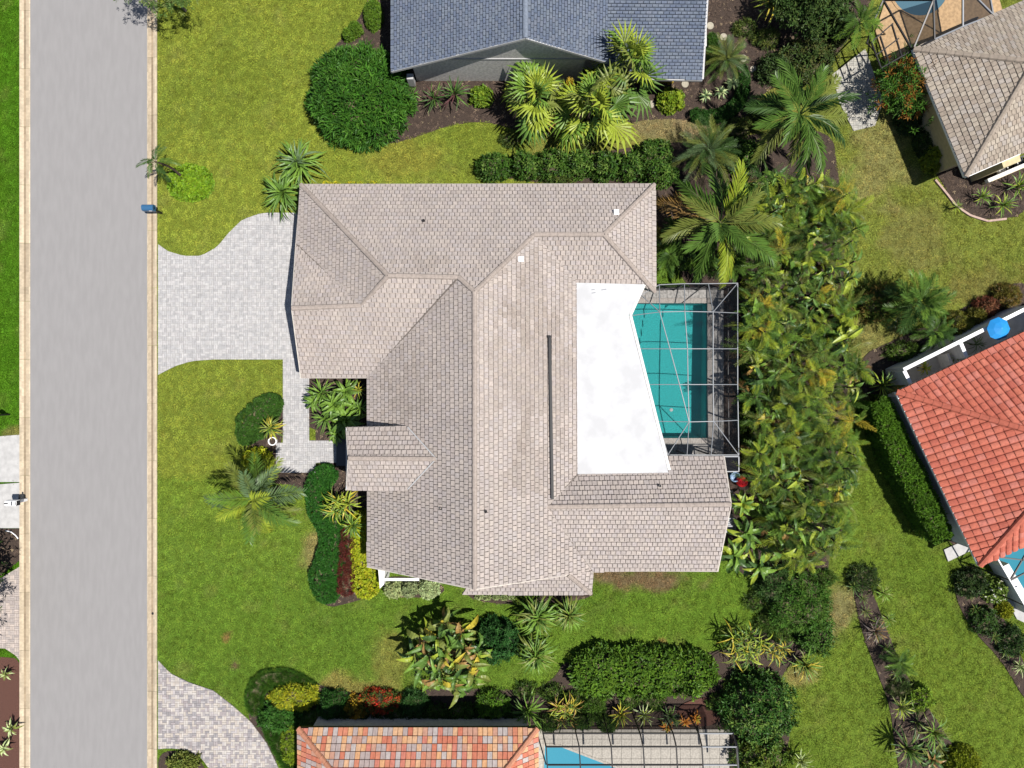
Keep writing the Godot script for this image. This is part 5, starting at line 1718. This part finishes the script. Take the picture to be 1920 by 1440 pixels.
	for i in 5:
		shrub("flowering_plant", "small yellow flowering plant along the north eave", "yellow flowers along the north eave", 612 + i * 22 - (i % 2) * 5, 345, 10, 4.5, 0.4, "round", 0.1, [C(.36, .32, .02), C(.15, .2, .02)], {"core": false})

func north_planting() -> void:
	var green := [C(.032, .095, .012), C(.042, .12, .015), C(.025, .075, .012), C(.055, .135, .018)]
	shrub("round_bush", "huge dome of dark green lance leaves beside the shingle house", "", 668, 170, 98, 96, 2.3, "lance", 0.42, green, {"rough": 0.11, "square": 1.15, "density": 4.2})
	for s in [[698, 24, 17, 29, "tallest clipped oval shrub by the shingle house wall"], [665, 52, 12, 12, "small clipped ball shrub between oval shrub and huge bush"], [651, 63, 9, 9, "smallest clipped ball shrub touching the huge bush"]]:
		shrub("ball_shrub", s[4], "clipped shrubs along the lawn edge", s[0], s[1], s[2], s[3], 0.8, "fine", 0.13, [C(.06, .12, .012), C(.08, .14, .015)], {"rough": 0.04})
	rosette("cycad", "light green cycad at the north lawn corner of the roof", "cycad", "cycads by the driveway corner", 562, 308, 50, 1.0, "strap", 60, [M.g_blue, M.g_mid, M.g_fresh], 75, 0, 0.1)
	rosette("cycad", "cycad whose leaves hang over the driveway", "cycad", "cycads by the driveway corner", 532, 364, 47, 1.1, "strap", 60, [M.g_mid, M.g_fresh, M.g_mid], 75, -8, 0.1)
	# bed before the gable
	rosette("strappy_plant", "dark strappy plant nearest the gable corner", "plant", "", 815, 186, 30, 0.8, "sword", 30, [M.g_dark, M.g_mid, M.g_maroon], 75, -5, 0.05)
	rosette("strappy_plant", "dark green and maroon strappy plant beside the small round shrub", "plant", "", 853, 176, 34, 1.0, "sword", 34, [M.g_dark, M.g_maroon, M.g_mid, M.g_dark], 75, -10, 0.05)
	shrub("ball_shrub", "small yellow-green shrub under the grey gable wall", "", 902, 178, 22, 19, 0.8, "round", 0.14, [C(.10, .17, .015), C(.13, .19, .02), C(.07, .13, .012)])
	rosette("fan_palm", "fan palm with green and yellow fronds against the grey gable", "palm", "fan palms before the shingle house", 1003, 178, 74, 2.6, "fan", 38, [M.g_lime, M.g_fresh, M.g_lime, M.g_olive, M.g_fresh, M.g_mid], 80, -30, 0.13, 0.25, {"wild": 0.8, "tilt": 0.25, "along": 0.35})
	rosette("fan_palm", "bright fan palm leaning over the lawn strip", "palm", "fan palms before the shingle house", 1113, 192, 84, 2.9, "fan", 38, [M.g_lime, M.g_fresh, M.g_lime, M.g_olive, M.g_fresh, M.g_mid], 80, -32, 0.13, 0.25, {"wild": 0.8, "tilt": 0.25, "along": 0.35})
	rosette("fan_palm", "fan palm reaching over the shingle roof edge", "palm", "fan palms before the shingle house", 1183, 112, 74, 3.9, "fan", 38, [M.g_lime, M.g_fresh, M.g_lime, M.g_olive, M.g_fresh, M.g_mid], 80, -28, 0.13, 0.25, {"wild": 0.8, "tilt": 0.25, "along": 0.35})
	for s in [[1065, 165, "orange-yellow seed cluster hanging between the fan palms"], [1142, 215, "yellow seed cluster hanging from the bright fan palm"], [1008, 208, "brown seed cluster below the gable fan palm"], [1258, 128, "pale seed cluster at the shingle roof edge"]]:
		shrub("seed_cluster", s[2], "palm seed clusters", s[0], s[1], 13, 10, 2.0, "fine", 0.14, [C(.34, .24, .02), C(.28, .2, .03)], {"core": false, "category": "seeds"})
	shrub("ball_shrub", "yellow-green shrub beside the stepping stones", "", 1260, 185, 26, 22, 0.9, "round", 0.16, [C(.14, .20, .015), C(.18, .23, .02), C(.09, .15, .012)])
	rosette("cycad", "grey-green cycad inside the curved dark hedge", "cycad", "", 1362, 112, 45, 1.2, "cycad", 38, [M.g_olive, M.g_blue, M.g_mid], 78, -8, 0.12, 0.3)
	for s in [[1323, 180, 14, "pale silver plant nearest the yellow-green shrub"], [1351, 174, 14, "pale silver plant in the middle of the curved hedge"], [1372, 157, 12, "smallest silver plant below the cycad"]]:
		rosette("silver_plant", s[3], "plant", "silver plants inside the curved hedge", s[0], s[1], s[2], 0.35, "tongue", 18, [M.g_pale, M.g_blue], 70, 0, 0.03)
	hedge("hedge", "low dark hedge curving round the silver plants", [1296, 210, 1330, 217, 1366, 208, 1390, 182, 1397, 148, 1390, 120], [20, 22, 23, 22, 20, 16], 0.5, "fine", 0.12, [C(.02, .06, .012), C(.03, .08, .015)], {"rough": 0.04})
	hedge("hedge", "short dark hedge below the shingle roof corner", [1332, 62, 1340, 85, 1338, 110], [16, 20, 16], 0.5, "fine", 0.12, [C(.03, .07, .012), C(.04, .09, .015)], {"rough": 0.06})
	# row of shrubs north of the main roof
	var row := [[925, 309, 34, 26, "rounded dark shrub at the lawn end of the north row"], [985, 306, 30, 24, "shrub second from the lawn end of the north row"], [1038, 303, 36, 28, "wide leafy shrub in the middle of the north row"], [1083, 304, 30, 26, "shrub beside the fan palm in the north row"], [1135, 306, 34, 26, "dark glossy shrub behind the fan palms"], [1180, 308, 28, 24, "small dark shrub toward the cycad"], [1228, 288, 36, 30, "leafy shrub beside the grey cycad"], [1240, 325, 34, 22, "low dark shrub at the roof corner"], [1395, 288, 40, 32, "dark shrub behind the grey cycad"]]
	for s in row:
		shrub("glossy_shrub", s[4], "shrub row north of the main roof", s[0], s[1], s[2], s[3], 1.5, "broad", 0.24, [C(.035, .085, .012), C(.05, .11, .015), C(.028, .065, .012), C(.09, .15, .03)], {"rough": 0.22})
	rosette("cycad", "large grey-green cycad between the shrub row and the coconut palm", "cycad", "", 1327, 285, 62, 1.8, "cycad", 46, [M.g_blue, M.g_olive, M.g_dark], 75, -5, 0.14)
	rosette("coconut_palm", "coconut palm with yellow ribbed fronds at the roof corner", "palm", "", 1352, 418, 112, 3.4, "coconut", 17, [M.g_olive, M.g_lime, M.g_mid, M.g_lime], 65, -20, 0.12, 0.2)
	rosette("coconut_palm", "dark green arching palm beside the pale patio", "palm", "", 1500, 215, 100, 3.6, "coconut", 18, [M.g_mid, M.g_olive, M.g_dark, M.g_mid], 65, -25, 0.12, 0.3)
	# north-east corner
	rosette("croton", "yellow croton in the dark bed beside the shingle house", "plant", "", 1450, 8, 40, 1.4, "strap", 34, [M.g_lime, M.g_olive, M.g_yellow], 75, -5, 0.05)
	tree("shade_tree", "dense dark tree above the red mulch patch", "tree", "", at(1490, 36), 3.2, 1.9, 18, 110, "broad", 0.24, [C(.03, .06, .015), C(.04, .075, .02), C(.05, .08, .02)], 0.1, 0.4)
	shrub("dark_bush", "loose dark bush below the red mulch patch", "", 1515, 105, 58, 42, 1.6, "broad", 0.22, [C(.035, .06, .016), C(.045, .075, .02), C(.06, .07, .02)], {"rough": 0.3})
	shrub("dark_bush", "small dark bush beside the arching palm", "", 1452, 125, 30, 26, 1.2, "broad", 0.2, [C(.03, .055, .016), C(.04, .07, .02)], {"rough": 0.3})
	rosette("young_palm", "small dark palm beside the black cage", "palm", "", 1612, 42, 42, 2.4, "feather", 15, [M.g_mid, M.g_dark, M.g_fresh], 75, -15, 0.07)
	shrub("dark_bush", "dark shrub against the black cage corner", "", 1575, 45, 26, 30, 1.4, "broad", 0.2, [C(.03, .05, .02), C(.05, .07, .02)], {"rough": 0.3})

func dense_planting() -> void:
	# the thick belt of broad-leaved plants between the pool and the rear lawns
	var zone := PackedVector2Array()
	var outline := [1405, 330, 1470, 320, 1540, 335, 1592, 350, 1610, 430, 1604, 520, 1598, 600, 1614, 700, 1604, 800, 1602, 900, 1584, 980, 1562, 1048, 1500, 1050, 1450, 1040, 1425, 960, 1425, 880, 1412, 700, 1408, 560, 1415, 470, 1395, 400]
	for i in range(0, outline.size(), 2): zone.push_back(Vector2(outline[i], outline[i + 1]))
	var placed: Array[Vector2] = []
	var tries := 0
	while placed.size() < 230 and tries < 14000:
		tries += 1
		var p := Vector2(rng.randf_range(1390, 1620), rng.randf_range(320, 1055))
		if not Geometry2D.is_point_in_polygon(p, zone): continue
		var ok := true
		for q in placed:
			if q.distance_to(p) < 22.5:
				ok = false
				break
		if ok: placed.append(p)
	for p in placed:
		var tints: Array = [M.g_mid, M.g_fresh, M.g_dark, M.g_olive, M.g_mid, M.g_dark, M.g_lime, M.g_lime, M.g_fresh]
		if rng.randf() < 0.09: tints = [M.g_yellow, M.g_olive, M.g_fresh, M.g_lime]
		var pick := rng.randf()
		if pick < 0.84:
			rosette("areca_palm", "clumping palm with comb-like fronds in the dense belt behind the pool cage", "palm", "clumping palms of the dense belt", p.x, p.y, rng.randf_range(24, 42), rng.randf_range(1.0, 3.4), "areca" if pick < 0.6 else "feather", 16, tints, 76, -25, 0.05, 0.25, {"wild": 0.5, "tilt": 0.5, "along": 0.35})
		else:
			rosette("broadleaf_plant", "broad-leaved tropical plant in the dense belt behind the pool cage", "plant", "broad-leaved plants of the dense belt", p.x, p.y, rng.randf_range(18, 36), rng.randf_range(1.2, 3.2), "paddle", 11, tints, 78, -25, 0.05, 0.2, {"wild": 0.6, "tilt": 0.5, "along": 0.35})
	# ferny plants between cage, roof and belt
	for s in [[1256, 478, 34, "ferny plant nearest the tiled roof edge"], [1312, 488, 36, "ferny plant beside the cage corner"], [1375, 495, 36, "ferny plant between the cage and the dense belt"], [1268, 432, 26, "small ferny plant under the coconut palm"]]:
		rosette("fern", s[3], "fern", "ferny plants north of the pool cage", s[0], s[1], s[2], 0.9, "feather", 20, [M.g_fresh, M.g_mid, M.g_dark], 70, -5, 0.05)
	for i in 6:
		shrub("low_shrub", "narrow glossy shrub in the shade along the pool cage", "shrubs along the pool cage", 1402 + (i % 2) * 5, 560 + i * 56, 15, 28, 1.1, "broad", 0.22, [C(.04, .08, .014), C(.06, .11, .016), C(.1, .13, .02)], {"rough": 0.25})
	for s in [[1392, 945, 26, "leafy plant beside the grey air conditioners"], [1398, 1000, 34, "glossy plant by the wing corner"], [1375, 1042, 34, "broad-leaved plant at the lawn end of the wing"], [1420, 1060, 32, "broad-leaved plant at the tip of the dense belt"]]:
		rosette("broadleaf_plant", s[3], "plant", "", s[0], s[1], s[2], 1.2, "paddle", 18, [M.g_fresh, M.g_mid, M.g_dark, M.g_lime], 80, -10, 0.05)
	# looser shrubs south of the belt
	shrub("loose_shrub", "fine-leaved sprawling shrub at the south end of the dense belt", "", 1500, 1130, 66, 64, 1.6, "lance", 0.28, [C(.04, .10, .015), C(.055, .13, .02), C(.08, .15, .025)], {"rough": 0.3})
	shrub("loose_shrub", "smaller leafy shrub between the dense belt and the croton", "", 1455, 1098, 34, 40, 1.4, "lance", 0.26, [C(.035, .08, .02), C(.06, .11, .03)], {"rough": 0.3})
	shrub("loose_shrub", "dark leafy shrub bordering the rear lawn", "", 1530, 1195, 38, 36, 1.2, "broad", 0.24, [C(.04, .09, .015), C(.055, .12, .02)], {"rough": 0.3})
	rosette("grass_clump", "spiky yellow-tipped clump at the rear lawn edge", "plant", "", 1508, 1245, 36, 0.7, "sword", 36, [M.g_olive, M.g_fresh, M.g_yellow, M.g_dark], 75, 0, 0.05)
	rosette("croton", "large yellow variegated croton at the end of the long hedge", "plant", "", 1398, 1212, 28, 1.2, "strap", 170, [M.g_yellow, M.g_lime, M.g_olive, M.g_mid, M.g_lime, M.g_dark, M.g_mid], 82, -12, 0.06, 0.0, {"hearts": 9, "ring": 0.95, "wild": 0.4})
	rosette("croton", "smaller yellow croton leaning over the rear lawn", "plant", "", 1452, 1222, 22, 1.0, "strap", 80, [M.g_yellow, M.g_olive, M.g_mid, M.g_dark], 82, -8, 0.05, 0.0, {"hearts": 5, "ring": 0.55, "wild": 0.4})
	shrub("large_bush", "large dark fine-leaved bush beside the dark terrace cage", "", 1427, 1335, 70, 72, 2.2, "broad", 0.24, [C(.03, .085, .014), C(.04, .10, .018), C(.025, .065, .012), C(.09, .15, .03)], {"rough": 0.22})
	shrub("large_bush", "yellowing bush at the terrace cage corner", "", 1432, 1425, 55, 38, 1.6, "broad", 0.24, [C(.07, .12, .016), C(.10, .13, .02), C(.045, .09, .014)], {"rough": 0.25})

func south_planting() -> void:
	rosette("banana_clump", "tall broad-leaved clump with orange-brown young leaves on the south lawn", "plant", "", 838, 1242, 33, 2.7, "paddle", 250, [M.g_olive, M.g_olive, M.g_mid, M.g_lime, M.g_olive, M.g_mid, M.g_fresh, M.g_yellow, M.leaf_dry, M.g_dark], 80, -30, 0.12, 0.1, {"hearts": 19, "ring": 1.85, "wild": 0.5, "tilt": 0.1, "along": 0.25})
	shrub("dark_bush", "dark fine-leaved bush beside the tall broad-leaved clump", "", 932, 1205, 40, 40, 1.6, "fine", 0.2, [C(.022, .075, .018), C(.035, .10, .025), C(.018, .055, .014)], {"rough": 0.25})
	for s in [[1008, 1155, 46, 1.2, "feathery dracaena under the south eave"], [1066, 1152, 36, 1.0, "yellow-green dracaena at the eave corner"], [1006, 1225, 44, 1.3, "spreading dracaena beside the long hedge"]]:
		rosette("dracaena", s[4], "plant", "dracaenas south of the house", s[0], s[1], s[2], s[3], "strap", 64, [M.g_fresh, M.g_mid, M.g_olive], 80, -15, 0.05)
	shrub("low_shrub", "low dark shrub between the dracaenas and the eave", "", 982, 1125, 22, 12, 0.6, "broad", 0.16, [C(.05, .10, .015), C(.1, .15, .02)])
	hedge("hedge", "long broad hedge of glossy leaves along the south lawn", [1072, 1268, 1130, 1266, 1200, 1266, 1270, 1268, 1345, 1266], [72, 88, 86, 86, 74], 1.05, "broad", 0.31, [C(.07, .14, .014), C(.055, .115, .014), C(.09, .165, .018), C(.04, .085, .012)], {"rough": 0.25, "dome": 0.3, "freq": 1.3, "density": 3.6})
	var bottom := [
		["shrub", 548, 1310, 47, 27, 1.0, "bright yellow leafed shrub in the edged bed", [C(.33, .32, .02), C(.27, .29, .02), C(.2, .25, .02)]],
		["shrub", 522, 1345, 40, 34, 0.8, "dark sprawling shrub between yellow shrub and paver drive", [C(.03, .09, .015), C(.045, .115, .02)]],
		["shrub", 545, 1395, 20, 46, 0.9, "yellow-green climbing shrub at the roof corner", [C(.16, .22, .015), C(.11, .18, .015)]],
		["shrub", 622, 1325, 31, 29, 1.0, "round dark green shrub beside the yellow shrub", [C(.02, .065, .012), C(.028, .085, .016)]],
		["shrub", 668, 1330, 26, 22, 0.8, "orange-brown croton shrub beside the dark round shrub", [C(.22, .13, .02), C(.1, .1, .02), C(.3, .2, .02)]],
		["shrub", 712, 1318, 40, 24, 0.9, "scarlet flowering shrub beside the multicoloured roof", [C(.38, .03, .02), C(.06, .09, .02), C(.30, .06, .02), C(.05, .1, .02)]],
		["shrub", 775, 1322, 30, 24, 0.9, "dark ferny shrub below the tall clump", [C(.025, .07, .018), C(.04, .10, .025)]],
		["shrub", 925, 1325, 32, 28, 1.0, "fresh green shrub with curling leaves beside the multicoloured tiles", [C(.08, .17, .018), C(.1, .19, .02), C(.05, .11, .015)]],
		["shrub", 1112, 1328, 26, 26, 0.9, "plain green shrub between croton and spiky plants", [C(.06, .12, .016), C(.045, .09, .014)]],
		["shrub", 340, 1432, 32, 16, 0.7, "olive shrub inside the bend of the paver drive", [C(.15, .17, .04), C(.11, .14, .03)]]]
	for s in bottom:
		shrub("garden_shrub", s[6], "", s[1], s[2], s[3], s[4], s[5], "lance" if s[5] >= 0.9 else "fine", 0.2, s[7], {"rough": 0.2})
	for q in [[585, 1350, 24, "filler"], [652, 1352, 24, ""], [745, 1348, 26, ""], [812, 1342, 28, ""], [868, 1340, 28, ""], [958, 1352, 24, ""], [1028, 1358, 24, ""], [1090, 1352, 24, ""], [1140, 1360, 20, ""]]:
		shrub("low_shrub", "low shaded shrub in the back of the planting beside the multicoloured roof", "low shrubs at the back of the planting beside the multicoloured roof", q[0], q[1], q[2], q[2] * 0.7, 0.7, "lance", 0.2, [C(.035, .08, .016), C(.05, .10, .02), C(.07, .12, .02)], {"rough": 0.3})
	for q in [[1040, 330, 30], [1100, 262, 26], [960, 260, 20], [1385, 240, 30], [1430, 205, 26], [1440, 70, 26], [1400, 50, 22]]:
		shrub("low_shrub", "low olive shrub filling a gap in the north beds", "low shrubs filling the north beds", q[0], q[1], q[2], q[2] * 0.7, 0.6, "lance", 0.22, [C(.06, .09, .02), C(.09, .11, .025), C(.04, .07, .016)], {"rough": 0.35})
	hedge("groundcover", "dark green low groundcover curving inside the thin dark edging", [478, 1340, 476, 1305, 492, 1280, 525, 1272, 560, 1280, 590, 1296], [26, 34, 34, 30, 24, 18], 0.3, "blade", 0.2, [C(.035, .10, .014), C(.05, .125, .018), C(.07, .14, .02)], {"rough": 0.1, "density": 5.0})
	hedge("groundcover", "green low groundcover between the paver drive and the roof corner", [498, 1352, 515, 1385, 535, 1425, 548, 1450], [24, 28, 26, 22], 0.3, "blade", 0.2, [C(.035, .10, .014), C(.05, .125, .018)], {"rough": 0.1, "density": 5.0})
	for q in [[1035, 1300, 22], [985, 1295, 20], [1075, 1310, 18], [1225, 1318, 20], [1345, 1318, 22], [1440, 1170, 28], [1420, 1130, 24], [1470, 1190, 22], [1545, 1085, 22], [1560, 1020, 24], [1385, 1290, 26], [1180, 1315, 18]]:
		shrub("low_shrub", "low green shrub filling a gap between the southern beds and hedge", "low shrubs filling the southern beds", q[0], q[1], q[2], q[2] * 0.75, 0.5, "lance", 0.2, [C(.05, .10, .018), C(.08, .13, .022), C(.04, .075, .016)], {"rough": 0.35})
	var dark_ring := sheet("bed_turf", rounded(plan([297, 1410, 340, 1406, 372, 1420, 390, 1450, 297, 1460])), -0.02, 0.03, M.mulch)
	rosette("spider_plant", "grassy green plant at the roof end of the row beside the dark terrace cage", "plant", "", 990, 1332, 38, 0.7, "sword", 44, [M.g_fresh, M.g_mid], 75, -5, 0.05)
	rosette("croton", "brown and yellow croton in the row beside the dark terrace cage", "plant", "", 1060, 1332, 24, 1.0, "strap", 110, [M.g_yellow, M.g_olive, M.g_lime, M.g_mid, M.leaf_dry], 82, -8, 0.05, 0.0, {"hearts": 6, "ring": 0.6, "wild": 0.4})
	rosette("spiky_plant", "yellow-green spiky plant in the row beside the dark terrace cage", "plant", "", 1163, 1338, 25, 0.6, "sword", 34, [M.g_lime, M.g_yellow], 75, 0, 0.04)
	rosette("spiky_plant", "pale cream spiky plant between two spiky plants", "plant", "", 1207, 1340, 22, 0.6, "sword", 34, [M.g_pale, M.g_lime], 75, 0, 0.04)
	rosette("spiky_plant", "blue-green spiky plant beside the red mulch", "plant", "", 1256, 1342, 25, 0.6, "sword", 36, [M.g_blue, M.g_mid], 75, 0, 0.04)
	for s in [[1284, 1352, "orange bromeliad touching the blue-green spiky plant"], [1304, 1346, "orange bromeliad alone on the red mulch"], [1250, 1362, "small golden bromeliad against the dark cage"]]:
		rosette("bromeliad", s[2], "plant", "orange bromeliads by the red mulch", s[0], s[1], 14, 0.35, "tongue", 14, [M.g_orange, M.g_yellow, M.g_orange], 70, 5, 0.03)
	hedge("groundcover", "dark green groundcover against the tiled roof wall", [600, 1356, 700, 1358, 800, 1356, 900, 1356, 985, 1356], [18, 20, 20, 20, 18], 0.7, "fine", 0.16, [C(.03, .06, .015), C(.02, .05, .012)], {"rough": 0.15})

func east_planting() -> void:
	# by the sand-coloured house
	tree("plumeria_tree", "small plumeria with orange blossoms beside the pale patio", "tree", "", at(1660, 185), 2.6, 1.35, 18, 26, "lance", 0.3, [C(.05, .12, .018), C(.06, .14, .02), C(.035, .08, .015), C(.2, .09, .02)], 0.07, 0.45)
	shrub("dark_bush", "dark bush in the shade of the sand-coloured eave", "", 1712, 205, 26, 42, 1.2, "broad", 0.2, [C(.02, .045, .014), C(.03, .06, .016)], {"rough": 0.3})
	shrub("dark_bush", "small dark bush at the bend of the bed by the eave", "", 1738, 262, 22, 26, 0.8, "broad", 0.18, [C(.025, .05, .014), C(.04, .07, .016)], {"rough": 0.3})
	shrub("yellow_shrub", "thin yellow-green shrub under the sand-coloured eave", "", 1752, 292, 14, 30, 0.9, "round", 0.14, [C(.18, .21, .02), C(.12, .17, .02)], {"core": false, "rough": 0.3})
	for s in [[1840, 370, 22, "small spiky plant in front of the porch pier"], [1880, 385, 26, "bright spiky plant in the curve of the pink edging"], [1908, 350, 30, "arching plant below the porch sill"], [1793, 388, 14, "tiny yellow plant at the pink edging"]]:
		rosette("spiky_plant", s[3], "plant", "plants in front of the porch", s[0], s[1], s[2], 0.5, "sword", 30, [M.g_fresh, M.g_lime, M.g_mid], 75, 0, 0.04)
	# mid lawn
	rosette("date_palm", "dark green bushy palm on the rear lawn", "palm", "", 1722, 568, 58, 2.2, "feather", 26, [M.g_dark, M.g_mid, M.g_dark, M.g_fresh], 80, -20, 0.1, 0.15)
	rosette("date_palm", "smaller palm crown leaning from the bushy rear lawn palm", "palm", "", 1752, 622, 38, 1.7, "feather", 18, [M.g_mid, M.g_dark, M.g_fresh], 75, -15, 0.09)
	shrub("loose_shrub", "loose mixed shrub between the dense belt and the rear lawn palm", "", 1650, 565, 42, 36, 1.0, "lance", 0.24, [C(.05, .09, .018), C(.09, .12, .02), C(.14, .10, .03)], {"rough": 0.35})
	shrub("loose_shrub", "low shrub between the rear lawn palm and the courtyard wall", "", 1700, 660, 36, 18, 0.8, "lance", 0.22, [C(.06, .11, .018), C(.08, .13, .02), C(.04, .07, .015)], {"rough": 0.3})
	rosette("spiky_plant", "dark spiky plant at the corner of the courtyard wall", "plant", "", 1652, 722, 32, 0.8, "sword", 34, [M.g_dark, M.g_mid, M.g_lime, M.g_dark], 75, -5, 0.05)
	for s in [[1802, 607, 25, "yellow-green croton nearest the corner along the courtyard wall", [C(.13, .14, .02), C(.17, .15, .03), C(.08, .09, .02)]], [1853, 575, 22, "dark red croton along the courtyard wall", [C(.16, .05, .03), C(.1, .05, .03), C(.2, .09, .05)]], [1893, 553, 26, "brown-green croton along the courtyard wall", [C(.12, .10, .02), C(.09, .09, .02), C(.16, .10, .03)]], [1832, 592, 16, "small olive croton between yellow and red crotons", [C(.1, .1, .02), C(.13, .12, .02)]]]:
		shrub("croton", s[3], "crotons along the courtyard wall", s[0], s[1], s[2], s[2] * 0.9, 0.9, "lance", 0.2, s[4], {"rough": 0.2})
	rosette("courtyard_plant", "yellow leafed plant inside the white courtyard", "plant", "", 1732, 690, 16, 0.7, "tongue", 16, [M.g_yellow, M.g_lime], 75, 0, 0.03)
	rosette("courtyard_plant", "silvery palm-like plant inside the white courtyard", "plant", "", 1790, 668, 20, 0.6, "strap", 16, [M.g_pale, M.g_olive], 70, 0, 0.03)
	rosette("courtyard_plant", "dark fern beside the blue parasol", "plant", "", 1830, 645, 20, 0.6, "strap", 20, [M.g_dark, M.g_mid], 70, 0, 0.03)
	hedge("hedge", "clipped bright green hedge along the coral-red roof", [1652, 748, 1687, 830, 1725, 910, 1765, 990, 1775, 1012], [34, 42, 46, 42, 36], 1.9, "fine", 0.16, [C(.06, .13, .012), C(.075, .155, .014), C(.05, .105, .012)], {"rough": 0.04, "round_ends": false})
	# lower right beds
	shrub("flowering_shrub", "round shrub covered in white flowers beside the black framed cage", "", 1868, 1108, 24, 25, 0.9, "round", 0.14, [C(.10, .16, .03), C(.13, .19, .04)], {"flowers": [C(.75, .75, .7), 70, 0.07]})
	shrub("ball_shrub", "small yellow ball shrub below the white flowering shrub", "", 1887, 1145, 15, 15, 0.6, "fine", 0.12, [C(.22, .23, .015), C(.17, .19, .015)], {"rough": 0.05})
	shrub("dark_bush", "dark bush between the equipment pad and the white flowers", "", 1826, 1095, 32, 30, 0.9, "broad", 0.18, [C(.02, .04, .012), C(.03, .055, .015)], {"rough": 0.3})
	shrub("dark_bush", "dark bush with light leaf tips below the white flowers", "", 1850, 1165, 26, 26, 0.9, "broad", 0.18, [C(.035, .08, .015), C(.05, .10, .02), C(.02, .04, .012)], {"rough": 0.3})
	shrub("dark_bush", "dark bush at the lower end of the white wall", "", 1900, 1205, 26, 30, 0.8, "broad", 0.18, [C(.02, .045, .012), C(.03, .06, .015)], {"rough": 0.3})
	rosette("spiky_plant", "pale striped spiky plant at the lower end of the white wall", "plant", "", 1912, 1250, 20, 0.5, "sword", 26, [M.g_pale, M.g_mid], 75, 0, 0.04)
	# narrow bed across the rear lawn
	shrub("dark_bush", "tangled dark bush at the head of the narrow lawn bed", "", 1620, 1085, 30, 26, 0.6, "lance", 0.2, [C(.03, .06, .015), C(.05, .085, .02), C(.02, .035, .015)], {"rough": 0.4})
	rosette("tuft_plant", "green tuft between the dark bush and the dry tuft", "plant", "", 1655, 1112, 22, 0.5, "strap", 20, [M.g_fresh, M.g_olive], 70, -5, 0.04)
	rosette("tuft_plant", "greyish dry tuft in the middle of the narrow lawn bed", "plant", "", 1640, 1182, 26, 0.5, "sword", 40, [leafy(C(.18, .14, .11)), leafy(C(.1, .08, .07)), M.leaf_dry], 75, 0, 0.04)
	rosette("young_palm", "small green palm in the narrow lawn bed", "palm", "", 1688, 1242, 30, 1.0, "feather", 15, [M.g_mid, M.g_fresh, M.g_dark], 70, -15, 0.05)
	rosette("tuft_plant", "short green tuft next to the small palm of the lawn bed", "plant", "", 1665, 1160, 18, 0.5, "strap", 18, [M.g_mid, M.g_olive], 70, -5, 0.04)
	rosette("yucca", "yellow-green yucca in the narrow lawn bed", "plant", "", 1688, 1325, 26, 0.7, "sword", 36, [M.g_olive, M.g_lime, M.g_dark], 78, -5, 0.05)
	shrub("dark_bush", "dark patchy bush beside the yellow-green yucca", "", 1690, 1290, 26, 18, 0.5, "lance", 0.18, [C(.03, .05, .015), C(.05, .07, .02)], {"rough": 0.4})
	shrub("yellow_shrub", "bright green leafy shrub beside the yucca", "", 1727, 1310, 28, 24, 0.9, "broad", 0.22, [C(.13, .2, .018), C(.09, .16, .016)], {"rough": 0.25})
	rosette("yucca", "dark spiky yucca low in the narrow lawn bed", "plant", "", 1700, 1402, 40, 0.9, "sword", 44, [M.g_dark, M.g_mid, M.g_olive], 78, -10, 0.06)
	rosette("yucca", "pale spiky yucca beside the yellow-green ball", "plant", "", 1750, 1372, 36, 0.9, "sword", 40, [M.g_fresh, M.g_olive, M.g_mid], 78, -10, 0.05)
	rosette("bromeliad", "brownish bromeliad between the two yuccas", "plant", "", 1745, 1420, 28, 0.5, "tongue", 22, [M.g_olive, M.leaf_dry, M.g_dark], 70, 0, 0.04)
	shrub("ball_shrub", "large yellow-green ball shrub at the foot of the narrow lawn bed", "", 1812, 1436, 34, 32, 1.1, "fine", 0.14, [C(.15, .19, .014), C(.19, .22, .016)], {"rough": 0.05})
	rosette("grass_clump", "pale grass clump beside the yellowing bush", "plant", "", 1500, 1425, 28, 0.5, "sword", 34, [M.g_pale, M.g_olive], 78, 10, 0.04)
	for i in 16:
		var t := i / 15.0
		rosette("tuft_plant", "low grassy tuft among the plants of the narrow lawn bed", "plant", "grassy tufts of the narrow lawn bed", lerpf(1606, 1770, pow(t, 1.15)) + rng.randf_range(-14, 14), lerpf(1075, 1425, t), rng.randf_range(13, 20), 0.3, "sword", 22, [M.g_mid, M.g_olive, M.g_dark], 70, 5, 0.03)
	for i in 7:
		rosette("tuft_plant", "low grassy tuft beside the dark bushes below the white wall", "plant", "grassy tufts below the white wall", 1800 + i * 17 + rng.randf_range(-5, 5), 1090 + i * 26, rng.randf_range(12, 18), 0.3, "sword", 20, [M.g_mid, M.g_olive, M.g_dark], 70, 5, 0.03)
	# fallen dark trunk by the arching palm
	var o := thing("fallen_log", "dark log lying between the grey cycad and the arching palm", "log", at(1398, 322, 0.15))
	var b := Builder.new()
	b.tube([Vector3(-0.75, 0.0, 0.28), Vector3(0, 0.03, 0.05), Vector3(0.7, 0.02, -0.35)], [0.1, 0.12, 0.09], 8)
	put("log", b.mesh(), M.bark, o)
